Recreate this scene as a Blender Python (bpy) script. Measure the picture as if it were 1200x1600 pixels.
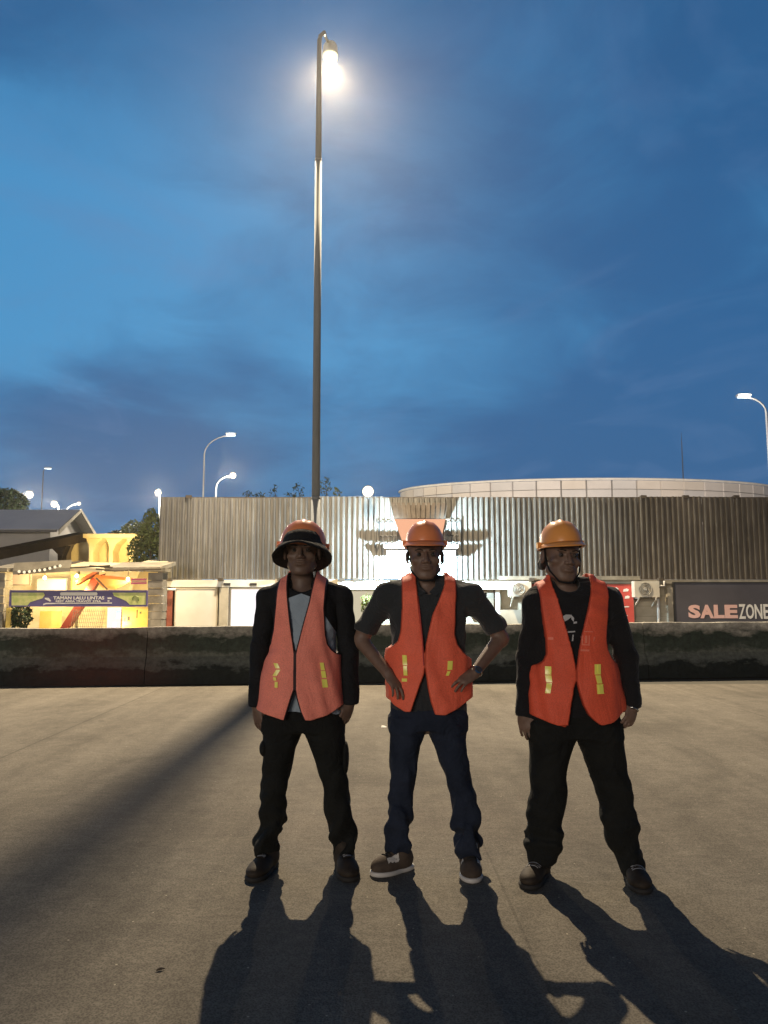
import bpy, bmesh, math, random
import numpy as np
from mathutils import Vector, Matrix

for o in list(bpy.data.objects):
    bpy.data.objects.remove(o)
C = bpy.context.scene.collection
rng = random.Random(7)
R = math.radians

# ------------------------------------------------------------------ camera, sky, front fill, exposure
CAM_H = 1.36
F = 1200.0
PITCH = math.atan(135 / 1200)
sp, cp = math.sin(PITCH), math.cos(PITCH)
scene = bpy.context.scene
cam_d = bpy.data.cameras.new("camera")
cam = bpy.data.objects.new("camera", cam_d)
C.objects.link(cam)
cam.location = (0, 0, CAM_H)
cam.rotation_euler = (math.pi / 2 + PITCH, 0, 0)
cam_d.sensor_fit = 'VERTICAL'
cam_d.sensor_height = 36
cam_d.lens = 36 * F / 1600
cam_d.clip_end = 2000
cam_d.clip_start = 0.05
scene.camera = cam
scene.view_settings.view_transform = 'Standard'
scene.view_settings.look = 'None'
scene.view_settings.exposure = 0
scene.view_settings.gamma = 1
scene.view_settings.use_curve_mapping = False
scene.cycles.use_denoising = True
scene.cycles.max_bounces = 6
scene.cycles.volume_bounces = 0
scene.cycles.sample_clamp_indirect = 4

HAZE = .0005
FILL_ELEV, FILL_ROT = R(4), R(204)
world = bpy.data.worlds.new("World")
scene.world = world
world.use_nodes = True


class NT:
    """small helper for node trees"""
    def __init__(s, tree):
        s.t = tree

    def n(s, kind, ins=None, **props):
        nd = s.t.nodes.new(kind)
        for k, v in props.items():
            setattr(nd, k, v)
        for k, v in (ins or {}).items():
            if isinstance(v, bpy.types.NodeSocket):
                s.t.links.new(v, nd.inputs[k])
            else:
                nd.inputs[k].default_value = v
        return nd

    def math(s, op, a, b=0.0, clamp=False):
        return s.n('ShaderNodeMath', {0: a, 1: b}, operation=op, use_clamp=clamp).outputs[0]

    def mix(s, f, a, b, mode='MIX'):
        nd = s.n('ShaderNodeMix', None, data_type='RGBA', blend_type=mode)
        for i, v in ((0, f), (6, a), (7, b)):
            if isinstance(v, bpy.types.NodeSocket):
                s.t.links.new(v, nd.inputs[i])
            else:
                nd.inputs[i].default_value = v if i == 0 else (tuple(v) + (1,))[:4]
        return nd.outputs[2]

    def ramp(s, f, stops, interp='LINEAR'):
        nd = s.n('ShaderNodeValToRGB', {0: f})
        cr = nd.color_ramp
        cr.interpolation = interp
        while len(cr.elements) < len(stops):
            cr.elements.new(0.5)
        for e, (p, c) in zip(cr.elements, stops):
            e.position = p
            e.color = (tuple(c) + (1,))[:4] if hasattr(c, '__len__') else (c, c, c, 1)
        return nd.outputs[0]

    def noise(s, vec, scale, detail=3.0, rough=0.5, dist=0.0):
        return s.n('ShaderNodeTexNoise', {'Vector': vec, 'Scale': scale, 'Detail': detail, 'Roughness': rough, 'Distortion': dist}).outputs[0]


w = NT(world.node_tree)
world.node_tree.nodes.clear()
tc = w.n('ShaderNodeTexCoord')
dirv = tc.outputs['Generated']
sep = w.n('ShaderNodeSeparateXYZ', {0: dirv})
dx, dy, dz = sep.outputs
el = w.math('MAXIMUM', dz, 0.0)
grad = w.ramp(el, [(0.0, (.12, .36, .63)), (.06, (.075, .28, .55)), (.16, (.050, .225, .47)), (.30, (.060, .285, .57)),
                   (.46, (.058, .27, .55)), (.62, (.036, .18, .40)), (.85, (.012, .045, .12)), (1.0, (.008, .03, .085))])
# dusk cloud layer, projected on a high plane so that it foreshortens to the horizon
den = w.math('ADD', el, 0.16)
cu = w.math('DIVIDE', dx, den)
cv = w.math('DIVIDE', dy, den)
cvec = w.n('ShaderNodeCombineXYZ', {0: cu, 1: cv, 2: 0.35}).outputs[0]
n1 = w.noise(cvec, 0.95, 5.0, 0.5, 0.5)
n2 = w.noise(cvec, 2.8, 6.0, 0.58, 0.7)
nn = w.math('ADD', w.math('MULTIPLY', n1, 0.62), w.math('MULTIPLY', n2, 0.38))
# clouds bank up to the right and in a low band
bank = w.math('MULTIPLY', dx, 0.20)
low = w.ramp(el, [(0.0, 0.0), (.05, .05), (.13, .14), (.24, .12), (.34, 0.0), (.5, 0.02), (.7, .09)])
cm = w.math('ADD', w.math('ADD', nn, bank), low)
# three heavier cloud banks
for (vx, vy, vz, rad_, am_) in ((-.42, .76, .60, .32, .16), (.36, .90, .27, .42, .15), (-.30, .93, .22, .26, .12), (.30, .70, .62, .30, -.06), (-.36, .84, .42, .22, -.14)):
    bd_ = w.n('ShaderNodeVectorMath', {0: dirv, 1: (vx, vy, vz)}, operation='DISTANCE').outputs['Value']
    wob_ = w.math('ADD', bd_, w.math('MULTIPLY', w.math('SUBTRACT', n2, .5), .35))
    cm = w.math('ADD', cm, w.math('MULTIPLY', w.ramp(w.math('DIVIDE', wob_, rad_), [(0.0, 1.0), (1.0, 0.0)], 'EASE'), am_))
cf = w.ramp(cm, [(.42, 0.0), (.72, 1.0)], 'EASE')
ccol = w.ramp(el, [(0.0, (.06, .18, .38)), (.10, (.026, .115, .29)), (.3, (.019, .115, .30)), (.6, (.018, .10, .26)), (1.0, (.008, .025, .07))])
sky = w.mix(cf, grad, ccol)
wisp = w.ramp(w.noise(cvec, 1.7, 6.0, 0.6, 1.0), [(.52, 0.0), (.75, .35)])
sky = w.mix(wisp, sky, (.11, .21, .42))
# the sky behind the camera has already gone darker than the one in front
back = w.ramp(w.math('ADD', w.math('MULTIPLY', dy, 0.5), 0.5), [(0.0, .16), (.45, .22), (.82, 1.0), (1.0, 1.0)])
sky = w.mix(1.0, sky, back, 'MULTIPLY')
below = w.math('LESS_THAN', dz, -0.02)
sky = w.mix(below, sky, (.02, .025, .03))
nishita = w.n('ShaderNodeTexSky', None, sky_type='NISHITA', sun_disc=False, sun_elevation=R(1.5), sun_rotation=FILL_ROT)
bg1 = w.n('ShaderNodeBackground', {0: sky, 1: 1.0})
bg2 = w.n('ShaderNodeBackground', {0: nishita.outputs[0], 1: 0.012})
add = w.n('ShaderNodeAddShader', {0: bg1.outputs[0], 1: bg2.outputs[0]})
w.n('ShaderNodeOutputWorld', {0: add.outputs[0]})

fill_d = bpy.data.lights.new("front_fill", 'SUN')
fill_d.energy = 1.35
fill_d.angle = R(24)
fill_d.color = (1.0, .86, .72)
fill_lamp = bpy.data.objects.new("front_fill", fill_d)
C.objects.link(fill_lamp)
# low front fill added behind the camera to light the vests and faces
sv = Vector((math.sin(FILL_ROT) * math.cos(FILL_ELEV), math.cos(FILL_ROT) * math.cos(FILL_ELEV), math.sin(FILL_ELEV)))
fill_lamp.rotation_euler = sv.to_track_quat('Z', 'Y').to_euler()


# ------------------------------------------------------------------ helpers
def ray(px, py):
    u, v = (px - 600) / F, (800 - py) / F
    return Vector((u, cp - v * sp, sp + v * cp))


def P(px, py, Y):
    d = ray(px, py)
    t = Y / d.y
    return Vector((t * d.x, Y, CAM_H + t * d.z))


def G(px, py):
    d = ray(px, py)
    t = -CAM_H / d.z
    return Vector((t * d.x, t * d.y, 0))


def tag(o, label=None, cat=None, group=None, kind=None):
    if label: o['label'] = label
    if cat: o['category'] = cat
    if group: o['group'] = group
    if kind: o['kind'] = kind
    return o


def thing(name, label, cat, loc=(0, 0, 0), group=None, rz=0):
    o = bpy.data.objects.new(name, None)
    C.objects.link(o)
    o.location = loc
    o.rotation_euler = (0, 0, rz)
    o.empty_display_size = .2
    return tag(o, label, cat, group)


def link(name, me, mat=None, parent=None, world_space=True):
    o = bpy.data.objects.new(name, me)
    C.objects.link(o)
    if mat is not None and len(me.materials) == 0:
        me.materials.append(mat)
    if parent is not None:
        o.parent = parent
        if world_space:
            top = parent
            m = Matrix.Identity(4)
            while top is not None:
                m = top.matrix_basis @ m if top.parent is None else top.matrix_basis @ m
                top = top.parent
            o.matrix_basis = m.inverted()
    return o


class MB:
    def __init__(s):
        s.v, s.f = [], []

    def poly(s, pts):
        i = len(s.v)
        s.v += [tuple(p) for p in pts]
        s.f.append(tuple(range(i, i + len(pts))))
        return s

    def box(s, lo, hi, rot=None, org=None):
        i = len(s.v)
        for z in (lo[2], hi[2]):
            for (x, y) in ((lo[0], lo[1]), (hi[0], lo[1]), (hi[0], hi[1]), (lo[0], hi[1])):
                p = Vector((x, y, z))
                if rot is not None:
                    p = rot @ p
                if org is not None:
                    p = p + Vector(org)
                s.v.append(tuple(p))
        s.f += [tuple(i + k for k in q) for q in ((0, 3, 2, 1), (4, 5, 6, 7), (0, 1, 5, 4), (1, 2, 6, 5), (2, 3, 7, 6), (3, 0, 4, 7))]
        return s

    def prism(s, pts, ext):
        """closed outline pts extruded by vector ext"""
        n, i = len(pts), len(s.v)
        e = Vector(ext)
        s.v += [tuple(Vector(p)) for p in pts] + [tuple(Vector(p) + e) for p in pts]
        s.f.append(tuple(range(i + n - 1, i - 1, -1)))
        s.f.append(tuple(range(i + n, i + 2 * n)))
        for k in range(n):
            k2 = (k + 1) % n
            s.f.append((i + k, i + k2, i + n + k2, i + n + k))
        return s

    def tube(s, pts, rad, seg=10, caps=True):
        pts = [Vector(p) for p in pts]
        if not hasattr(rad, '__len__'):
            rad = [rad] * len(pts)
        i0 = len(s.v)
        prev = None
        for k, p in enumerate(pts):
            a = pts[max(0, k - 1)]
            b = pts[min(len(pts) - 1, k + 1)]
            t = (b - a).normalized()
            if prev is None:
                ref = Vector((0, 0, 1)) if abs(t.z) < .9 else Vector((1, 0, 0))
                u = t.cross(ref).normalized()
            else:
                u = (prev - t * prev.dot(t)).normalized()
            prev = u
            vv = t.cross(u)
            for j in range(seg):
                a_ = 2 * math.pi * j / seg
                s.v.append(tuple(p + (u * math.cos(a_) + vv * math.sin(a_)) * rad[k]))
        for k in range(len(pts) - 1):
            for j in range(seg):
                j2 = (j + 1) % seg
                s.f.append((i0 + k * seg + j, i0 + k * seg + j2, i0 + (k + 1) * seg + j2, i0 + (k + 1) * seg + j))
        if caps:
            s.f.append(tuple(i0 + j for j in range(seg - 1, -1, -1)))
            e = i0 + (len(pts) - 1) * seg
            s.f.append(tuple(e + j for j in range(seg)))
        return s

    def lathe(s, prof, c, seg=24, sx=1.0, sy=1.0):
        i0 = len(s.v)
        for (r, z) in prof:
            for j in range(seg):
                a = 2 * math.pi * j / seg
                s.v.append((c[0] + r * sx * math.cos(a), c[1] + r * sy * math.sin(a), c[2] + z))
        for k in range(len(prof) - 1):
            for j in range(seg):
                j2 = (j + 1) % seg
                s.f.append((i0 + k * seg + j, i0 + k * seg + j2, i0 + (k + 1) * seg + j2, i0 + (k + 1) * seg + j))
        return s

    def mesh(s, name, smooth=False):
        me = bpy.data.meshes.new(name)
        me.from_pydata(s.v, [], s.f)
        bm = bmesh.new()
        bm.from_mesh(me)
        bmesh.ops.recalc_face_normals(bm, faces=bm.faces[:])
        bm.to_mesh(me)
        bm.free()
        if smooth:
            me.shade_smooth()
        return me

    def build(s, name, mat, parent=None, smooth=False):
        return link(name, s.mesh(name, smooth), mat, parent)


def principled(name, col, rough=0.7, metal=0.0, spec=0.5, builder=None, emis=None, estr=0.0, trans=0.0):
    m = bpy.data.materials.new(name)
    m.use_nodes = True
    t = NT(m.node_tree)
    b = m.node_tree.nodes['Principled BSDF']
    b.inputs['Base Color'].default_value = (*col, 1)
    b.inputs['Roughness'].default_value = rough
    b.inputs['Metallic'].default_value = metal
    b.inputs['Specular IOR Level'].default_value = spec
    if emis:
        b.inputs['Emission Color'].default_value = (*emis, 1)
        b.inputs['Emission Strength'].default_value = estr
    if builder:
        builder(t, b)
    return m


def L(t, a, b, sock):
    t.t.links.new(a, b.inputs[sock])


def bump(t, b, h, strength=.3, dist=.01):
    bn = t.n('ShaderNodeBump', {'Height': h, 'Strength': strength, 'Distance': dist})
    L(t, bn.outputs[0], b, 'Normal')


def worldpos(t):
    return t.n('ShaderNodeNewGeometry').outputs['Position']


def mottled(name, c1, c2, scale=3.0, rough=.8, spec=.3, bs=.15, bd=.01, detail=5.0, metal=0.0, stretch=None, lo=.35, hi=.65):
    def f(t, b):
        v = worldpos(t)
        if stretch:
            v = t.n('ShaderNodeVectorMath', {0: v, 1: stretch}, operation='MULTIPLY').outputs[0]
        n = t.noise(v, scale, detail, .6)
        L(t, t.ramp(n, [(lo, c1), (hi, c2)]), b, 'Base Color')
        if bs:
            bump(t, b, t.noise(v, scale * 6, 4.0, .6), bs, bd)
    return principled(name, c1, rough, metal, spec, f)


# ------------------------------------------------------------------ materials
def mat_ground():
    def f(t, b):
        p = worldpos(t)
        big = t.noise(p, .35, 5.0, .55)
        mid = t.noise(p, 5.0, 5.0, .65)
        fine = t.noise(p, 48.0, 4.0, .75)
        grit = t.n('ShaderNodeTexVoronoi', {'Vector': p, 'Scale': 130.0}).outputs['Distance']
        c = t.ramp(t.math('ADD', t.math('MULTIPLY', big, .5), t.math('MULTIPLY', mid, .5)),
                   [(.34, (.112, .101, .083)), (.5, (.142, .129, .107)), (.66, (.176, .160, .132))])
        g = t.ramp(t.math('ADD', t.math('MULTIPLY', fine, .6), t.math('MULTIPLY', grit, .6)), [(.3, .58), (.75, 1.34)])
        c = t.mix(1.0, c, g, 'MULTIPLY')
        # broom marks and old tyre streaks running away from the camera
        sv_ = t.n('ShaderNodeVectorMath', {0: p, 1: (1.0, .06, 1.0)}, operation='MULTIPLY').outputs[0]
        st = t.noise(sv_, 4.0, 4.0, .6)
        c = t.mix(1.0, c, t.ramp(st, [(.3, .86), (.7, 1.12)]), 'MULTIPLY')
        # two saw-cut joints and a few hairline scratches
        s_ = t.n('ShaderNodeSeparateXYZ', {0: p})
        for x0, sl, wd, dk in ((-3.15, .02, .010, .72), (.62, .015, .006, .80), (4.6, .02, .010, .75)):
            xx = t.math('ADD', s_.outputs[0], t.math('MULTIPLY', s_.outputs[1], sl))
            d_ = t.math('ABSOLUTE', t.math('SUBTRACT', xx, x0))
            c = t.mix(t.math('LESS_THAN', d_, wd), c, t.mix(1.0, c, (dk, dk, dk), 'MULTIPLY'))
        # oil and tyre stains
        stn = t.noise(t.n('ShaderNodeVectorMath', {0: p, 1: (1.0, .45, 1.0)}, operation='MULTIPLY').outputs[0], .9, 6.0, .62, .8)
        c = t.mix(1.0, c, t.ramp(stn, [(.36, .80), (.5, 1.0), (.68, 1.08)]), 'MULTIPLY')
        dsp = t.noise(p, 3.3, 3.0, .5, .4)
        c = t.mix(t.ramp(dsp, [(.70, 0.0), (.76, .35)]), c, (.05, .045, .04))
        # scattered pale grains
        vg = t.n('ShaderNodeTexVoronoi', {'Vector': p, 'Scale': 16.0, 'Randomness': 1.0})
        sp_ = t.math('LESS_THAN', vg.outputs['Distance'], .07)
        keep = t.math('GREATER_THAN', t.n('ShaderNodeSeparateColor', {0: vg.outputs['Color']}).outputs[0], .72)
        c = t.mix(t.math('MULTIPLY', sp_, keep), c, (.42, .38, .30))
        xs_ = t.n('ShaderNodeVectorMath', {0: p, 1: (.35, 1.0, 1.0)}, operation='MULTIPLY').outputs[0]
        c = t.mix(1.0, c, t.ramp(t.noise(xs_, 22.0, 4.0, .7), [(.32, .88), (.68, 1.12)]), 'MULTIPLY')
        L(t, c, b, 'Base Color')
        L(t, t.ramp(mid, [(.3, .84), (.7, .95)]), b, 'Roughness')
        h = t.math('ADD', t.math('MULTIPLY', fine, .6), t.math('MULTIPLY', grit, .5))
        bump(t, b, t.math('ADD', h, t.math('MULTIPLY', mid, .15)), .5, .005)
    return principled('pavement', (.14, .12, .09), .9, 0, .12, f)


def mat_barrier():
    def f(t, b):
        p = worldpos(t)
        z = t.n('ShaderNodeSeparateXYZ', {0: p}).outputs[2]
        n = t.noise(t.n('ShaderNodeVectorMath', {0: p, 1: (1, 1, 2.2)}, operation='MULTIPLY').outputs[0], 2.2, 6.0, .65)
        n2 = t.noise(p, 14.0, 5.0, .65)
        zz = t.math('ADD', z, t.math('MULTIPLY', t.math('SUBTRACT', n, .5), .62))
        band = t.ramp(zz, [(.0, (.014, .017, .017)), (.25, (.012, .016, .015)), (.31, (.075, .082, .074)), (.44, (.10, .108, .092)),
                           (.52, (.040, .050, .040)), (.72, (.028, .038, .029)), (.82, (.22, .21, .18)), (1.0, (.45, .43, .37))])  # height bands: grime, with backlit shade and the ledge's sky light in the colour
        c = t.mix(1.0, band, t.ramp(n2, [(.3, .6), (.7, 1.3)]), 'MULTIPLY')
        # red-brown run on one stretch
        x = t.n('ShaderNodeSeparateXYZ', {0: p}).outputs[0]
        rr = t.ramp(t.math('ABSOLUTE', t.math('ADD', x, 4.55)), [(0.0, .85), (.16, 0.0)])
        rr = t.ramp(t.math('MULTIPLY', t.math('ABSOLUTE', t.math('ADD', x, 4.5)), .5), [(0.1, .8), (.75, 0.0)])
        c = t.mix(t.math('MULTIPLY', rr, n), c, (.10, .028, .022))
        L(t, c, b, 'Base Color')
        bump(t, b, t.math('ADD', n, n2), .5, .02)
    return principled('stained_shaded_concrete', (.1, .1, .1), .9, 0, .2, f)


def mat_corr():
    def f(t, b):
        p = worldpos(t)
        st = t.n('ShaderNodeVectorMath', {0: p, 1: (5.3, 1.0, .55)}, operation='MULTIPLY').outputs[0]
        n = t.noise(st, 1.0, 6.0, .7)
        n2 = t.noise(p, .5, 4.0, .6)
        n3 = t.noise(t.n('ShaderNodeVectorMath', {0: p, 1: (16., 1.0, .8)}, operation='MULTIPLY').outputs[0], 1.3, 5.0, .7)
        c = t.ramp(n2, [(.35, (.155, .147, .128)), (.65, (.215, .205, .182))])
        c = t.mix(1.0, c, t.ramp(n, [(.3, .62), (.7, 1.25)]), 'MULTIPLY')
        c = t.mix(t.ramp(n3, [(.60, 0.0), (.70, .85)]), c, (.42, .39, .33))
        xx = t.n('ShaderNodeSeparateXYZ', {0: p}).outputs[0]
        old = t.ramp(t.math('ADD', t.math('MULTIPLY', xx, .06), t.math('MULTIPLY', n2, .5)), [(.62, 0.0), (.78, 1.0)])
        c = t.mix(old, c, t.mix(1.0, c, (.74, .66, .57), 'MULTIPLY'))
        rnd = t.n('ShaderNodeObjectInfo').outputs['Random']
        c = t.mix(1.0, c, t.ramp(rnd, [(0.0, .80), (1.0, 1.12)]), 'MULTIPLY')
        L(t, c, b, 'Base Color')
        L(t, t.ramp(n, [(.3, .38), (.7, .62)]), b, 'Roughness')
        bump(t, b, n, .2, .01)
    return principled('corrugated_steel', (.14, .13, .1), .5, .35, .5, f)


M = {}
M['ground'] = mat_ground()
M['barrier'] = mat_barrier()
M['corr'] = mat_corr()
M['soil'] = mottled('dark_ground', (.05, .05, .045), (.09, .085, .07), .3)
M['cream'] = mottled('cream_render', (.36, .32, .24), (.50, .45, .35), 1.6, .8)
M['creamd'] = mottled('stained_render', (.20, .18, .14), (.33, .30, .23), 2.0, .85)
M['block'] = mottled('grey_block', (.19, .175, .145), (.30, .28, .235), 2.5, .9, bs=.3)
M['white'] = mottled('white_paint', (.62, .60, .54), (.74, .72, .66), 1.5, .5)
M['dark'] = principled('dark_metal', (.03, .03, .03), .5, .2)
M['brown'] = mottled('brown_steel', (.055, .042, .03), (.10, .078, .055), 3.0, .6)
M['girder'] = mottled('dark_girder', (.009, .007, .005), (.016, .012, .009), 2.0, 1.0, 0.0, bs=0)
M['red'] = mottled('red_board', (.50, .075, .06), (.62, .11, .085), .8, .45, bs=0)
M['redrust'] = mottled('red_door', (.17, .045, .03), (.26, .08, .05), 3.0, .6)
M['sale'] = mottled('grey_board', (.082, .078, .088), (.105, .10, .112), .6, .4, bs=0)
M['pink'] = principled('pink_print', (.80, .50, .44), .5)
M['wprint'] = principled('white_print', (.80, .78, .72), .5)
M['galv'] = mottled('galvanised_pole', (.17, .185, .195), (.23, .245, .255), 6.0, .85, .15, metal=.0, stretch=(1, 1, .15))
M['roof'] = mottled('grey_roof', (.50, .50, .52), (.58, .58, .59), .5, .6)
M['wallg'] = mottled('pale_wall', (.34, .33, .31), (.42, .40, .37), .5, .8)
M['purple'] = mottled('purple_banner', (.085, .07, .20), (.12, .10, .26), 1.2, .5, bs=0)
M['lime'] = mottled('lime_print', (.50, .58, .16), (.75, .72, .30), 5.0, .5, bs=0)
M['yellow'] = mottled('yellow_board', (.75, .52, .08), (.85, .66, .20), 1.2, .5, bs=0)
M['yellowp'] = mottled('painted_concrete', (.58, .50, .30), (.66, .58, .38), 1.0, .8)
M['leafd'] = mottled('leaf_dark', (.018, .035, .016), (.05, .08, .03), 9.0, .6, bs=0)
M['leafl'] = mottled('leaf_light', (.10, .14, .04), (.20, .24, .08), 6.0, .6, bs=0)
M['leafb'] = mottled('leaf_bluish', (.06, .10, .085), (.10, .15, .12), 6.0, .6, bs=0)
M['bark'] = mottled('bark', (.06, .045, .03), (.12, .09, .06), 12.0, .9)
M['dome'] = mottled('panel_white', (.50, .47, .43), (.60, .565, .52), .25, .45, bs=0)
M['rounded'] = principled('pink_board', (.66, .47, .36), .6)
M['shutter'] = M['white']
M['cyan'] = principled('cyan_print', (.10, .55, .55), .5)
M['magenta'] = principled('magenta_print', (.6, .12, .35), .5)


def emat(name, col, s):
    m = bpy.data.materials.new(name)
    m.use_nodes = True
    m.node_tree.nodes.clear()
    t = NT(m.node_tree)
    e = t.n('ShaderNodeEmission', {0: (*col, 1), 1: s})
    t.n('ShaderNodeOutputMaterial', {0: e.outputs[0]})
    return m


M['lamp'] = emat('lamp_glass', (1.0, .88, .55), 1.6)
M['lampw'] = emat('led_white', (1.0, .88, .66), 2.4)
M['lampc'] = emat('led_cool', (.85, .95, 1.0), 3.0)
M['ledface'] = emat('led_strip', (.86, .94, 1.0), 5.0)
M['panel'] = emat('lit_panel', (1.0, .93, .86), 1.0)
M['peach'] = emat('peach_lit_face', (1.0, .50, .30), .95)
M['bulb'] = emat('warm_bulb', (1.0, .78, .35), 9.0)


def point(name, loc, power, col, rad=.1):
    d = bpy.data.lights.new(name, 'POINT')
    d.energy = power
    d.color = col
    d.shadow_soft_size = rad
    o = bpy.data.objects.new(name, d)
    C.objects.link(o)
    o.location = loc
    return o


def spot(name, loc, target, power, col, rad=.1, ang=160, blend=.5):
    d = bpy.data.lights.new(name, 'SPOT')
    d.energy = power
    d.color = col
    d.shadow_soft_size = rad
    d.spot_size = R(ang)
    d.spot_blend = blend
    o = bpy.data.objects.new(name, d)
    C.objects.link(o)
    o.location = loc
    o.rotation_euler = (Vector(target) - Vector(loc)).to_track_quat('-Z', 'Y').to_euler()
    return o


# ------------------------------------------------------------------ ground and barrier
gm = MB()
gm.poly([(-30, -12, 0), (34, -12, 0), (34, 13.4, 0), (-30, 11.4, 0)])
tag(gm.build('pavement', M['ground']), kind='structure')
g2 = MB()
g2.poly([(-600, -300, -.02), (600, -300, -.02), (600, 900, -.02), (-600, 900, -.02)])
tag(g2.build('ground', M['soil']), kind='structure')

WL, WR = G(0, 1073), G(1200, 1058)
wdir = (WR - WL).normalized()
wn = Vector((wdir.y, -wdir.x, 0))          # towards the camera
A = WL - wdir * 9
B = WR + wdir * 9
zL = P(0, 983, WL.y + .05).z
zR = P(1200, 972, WR.y + .05).z
barrier = thing('concrete_barrier', 'long stained concrete barrier wall standing behind the three workers', 'barrier', A)
total = (B - A).length
zA = zL - (zR - zL) * 9 / (WR - WL).length
zB = zR + (zR - zL) * 9 / (WR - WL).length
nseg = 11
prof = [(0, 0), (0, .23), (-.12, .43), (-.17, .98), (-.17, 1.0), (-.40, 1.0), (-.45, .43), (-.57, .23), (-.57, 0)]
for i in range(nseg):
    s0, s1 = total * i / nseg + .006, total * (i + 1) / nseg - .006
    m = MB()
    rings = []
    for s_ in np.linspace(s0, s1, 14):
        H = zA + (zB - zA) * s_ / total + .006 * math.sin(s_ * 1.7) + .004 * math.sin(s_ * 5.1)
        ring = []
        for (o_, h_) in prof:
            jit = .006 * math.sin(s_ * 3.1 + h_ * 9)
            p = A + wdir * s_ + wn * (o_ + jit)
            ring.append((p.x, p.y, h_ * H if h_ > .5 else h_ * 1.0))
        rings.append(ring)
    n = len(prof)
    for r_ in rings: m.v += r_
    for k in range(len(rings) - 1):
        for j in range(n - 1):
            m.f.append((k * n + j, k * n + j + 1, (k + 1) * n + j + 1, (k + 1) * n + j))
    m.f.append(tuple(range(n)))
    m.f.append(tuple((len(rings) - 1) * n + j for j in range(n)))
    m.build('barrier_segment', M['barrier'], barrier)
    if i:
        pj = A + wdir * (s0 - .006)
        q = MB()
        q.box((-.004, -.5, 0), (.004, -.06, .9), Matrix.Rotation(math.atan2(wdir.y, wdir.x), 3, 'Z'), (pj.x, pj.y, 0))

# ------------------------------------------------------------------ tall lamp post
YP = 18.0
pb = P(491.5, 1000, YP)
ptop = P(499, 62, YP)
post = thing('lamp_post', 'tall grey steel lamp post with a bright warm lamp, rising behind the barrier', 'lamp post', (pb.x, YP, 0))
xt = ptop.x
H = ptop.z
def pole_pt(z): return Vector((pb.x + (xt - pb.x) * max(0, (z - 2)) / (H - 2), YP, z))
zj = P(493, 250, YP).z
zj2 = P(492, 778, YP).z
MB().tube([pole_pt(0), pole_pt(zj2)], [.112, .104], 16).build('lower_pole', M['galv'], post, True)
MB().tube([pole_pt(zj2 - .05), pole_pt(zj)], [.098, .083], 16).build('middle_pole', M['galv'], post, True)
MB().tube([pole_pt(zj - .05), pole_pt(H)], [.079, .056], 16).build('upper_pole', M['galv'], post, True)
m = MB()
for zz, rr in ((zj2, .110), (zj, .086)):
    MB().tube([pole_pt(zz - .04), pole_pt(zz + .03)], [rr, rr], 16).build('pole_collar', M['galv'], post, True)

m = MB()
m.box((-.2, -.2, 0), (.2, .2, .025), None, (pb.x, YP, 0))
m.build('base_plate', M['galv'], post)
YL = YP + 3.5        # the arm reaches away from the camera
lc = P(516, 104, YL)
m = MB()
top = pole_pt(H)
m.tube([top + Vector((0, 0, -.1)), top + Vector((.02, 0, .1)), top + Vector((.12, 0, .2)), Vector((lc.x - .1, YL - .3, lc.z + .66)), Vector((lc.x, YL - .1, lc.z + .66))], [.055, .05, .045, .04, .04], 12)
m.build('arm', M['galv'], post, True)
m = MB()
m.lathe([(.001, .78), (.10, .77), (.17, .73), (.205, .66), (.22, .55), (.235, .42), (.235, .37), (.215, .37)], lc, 28)
hd = m.build('lamp_housing', principled('lamp_housing_paint', (.62, .66, .64), .4, .0), post, True)
m = MB()
m.lathe([(.215, .365), (.225, .29), (.20, .20), (.12, .14), (.001, .12)], lc, 28)
m.build('lamp_glass', M['lamp'], post, True)
spot('pole_lamp_light', (lc.x, YL, lc.z + .03), (lc.x + .2, YL - 2.5, 0), 53000, (1.0, .80, .54), .115, 124, 1.0)

# ------------------------------------------------------------------ shop row with corrugated front
YS = 27.0
zt = P(600, 778, YS).z
zb = P(600, 905, YS).z
xl = P(250, 800, YS).x
shop = thing('shop_building', 'long low shop building with a corrugated steel front above cream walls', 'building', (xl, YS, 0))
xr = 22.0
pitch_w = .188
sheet_w = pitch_w * 6
nsh = int((xr - xl) / sheet_w) + 1


def corr_sheet(x0, w_, z0, z1, y0, depth=.065, rib=pitch_w, lean=0.0):
    m = MB()
    pts = []
    n = max(1, round(w_ / rib))
    rr = w_ / n
    for k in range(n):
        a = x0 + k * rr
        pts += [(a, 0), (a + rr * .28, 0), (a + rr * .40, -depth), (a + rr * .68, -depth), (a + rr * .80, 0)]
    pts.append((x0 + w_, 0))
    nr = 5
    for r_ in range(nr):
        tt = r_ / (nr - 1)
        z = z0 + (z1 - z0) * tt
        wob = .004 * math.sin(3.1 * tt * 3 + x0)
        for (x, y) in pts:
            m.v.append((x, y0 + y + wob + lean * (1 - tt), z))
    n = len(pts)
    for r_ in range(nr - 1):
        for k in range(n - 1):
            m.f.append((r_ * n + k, r_ * n + k + 1, (r_ + 1) * n + k + 1, (r_ + 1) * n + k))
    return m


for i in range(nsh):
    x0 = xl + i * sheet_w
    yo = rng.uniform(-.012, .012)
    s = corr_sheet(x0, sheet_w - .004, zb + rng.uniform(-.02, .01), zt + rng.uniform(-.015, .05), YS + yo)
    o = s.build('corrugated_sheet', M['corr'], shop)
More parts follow.
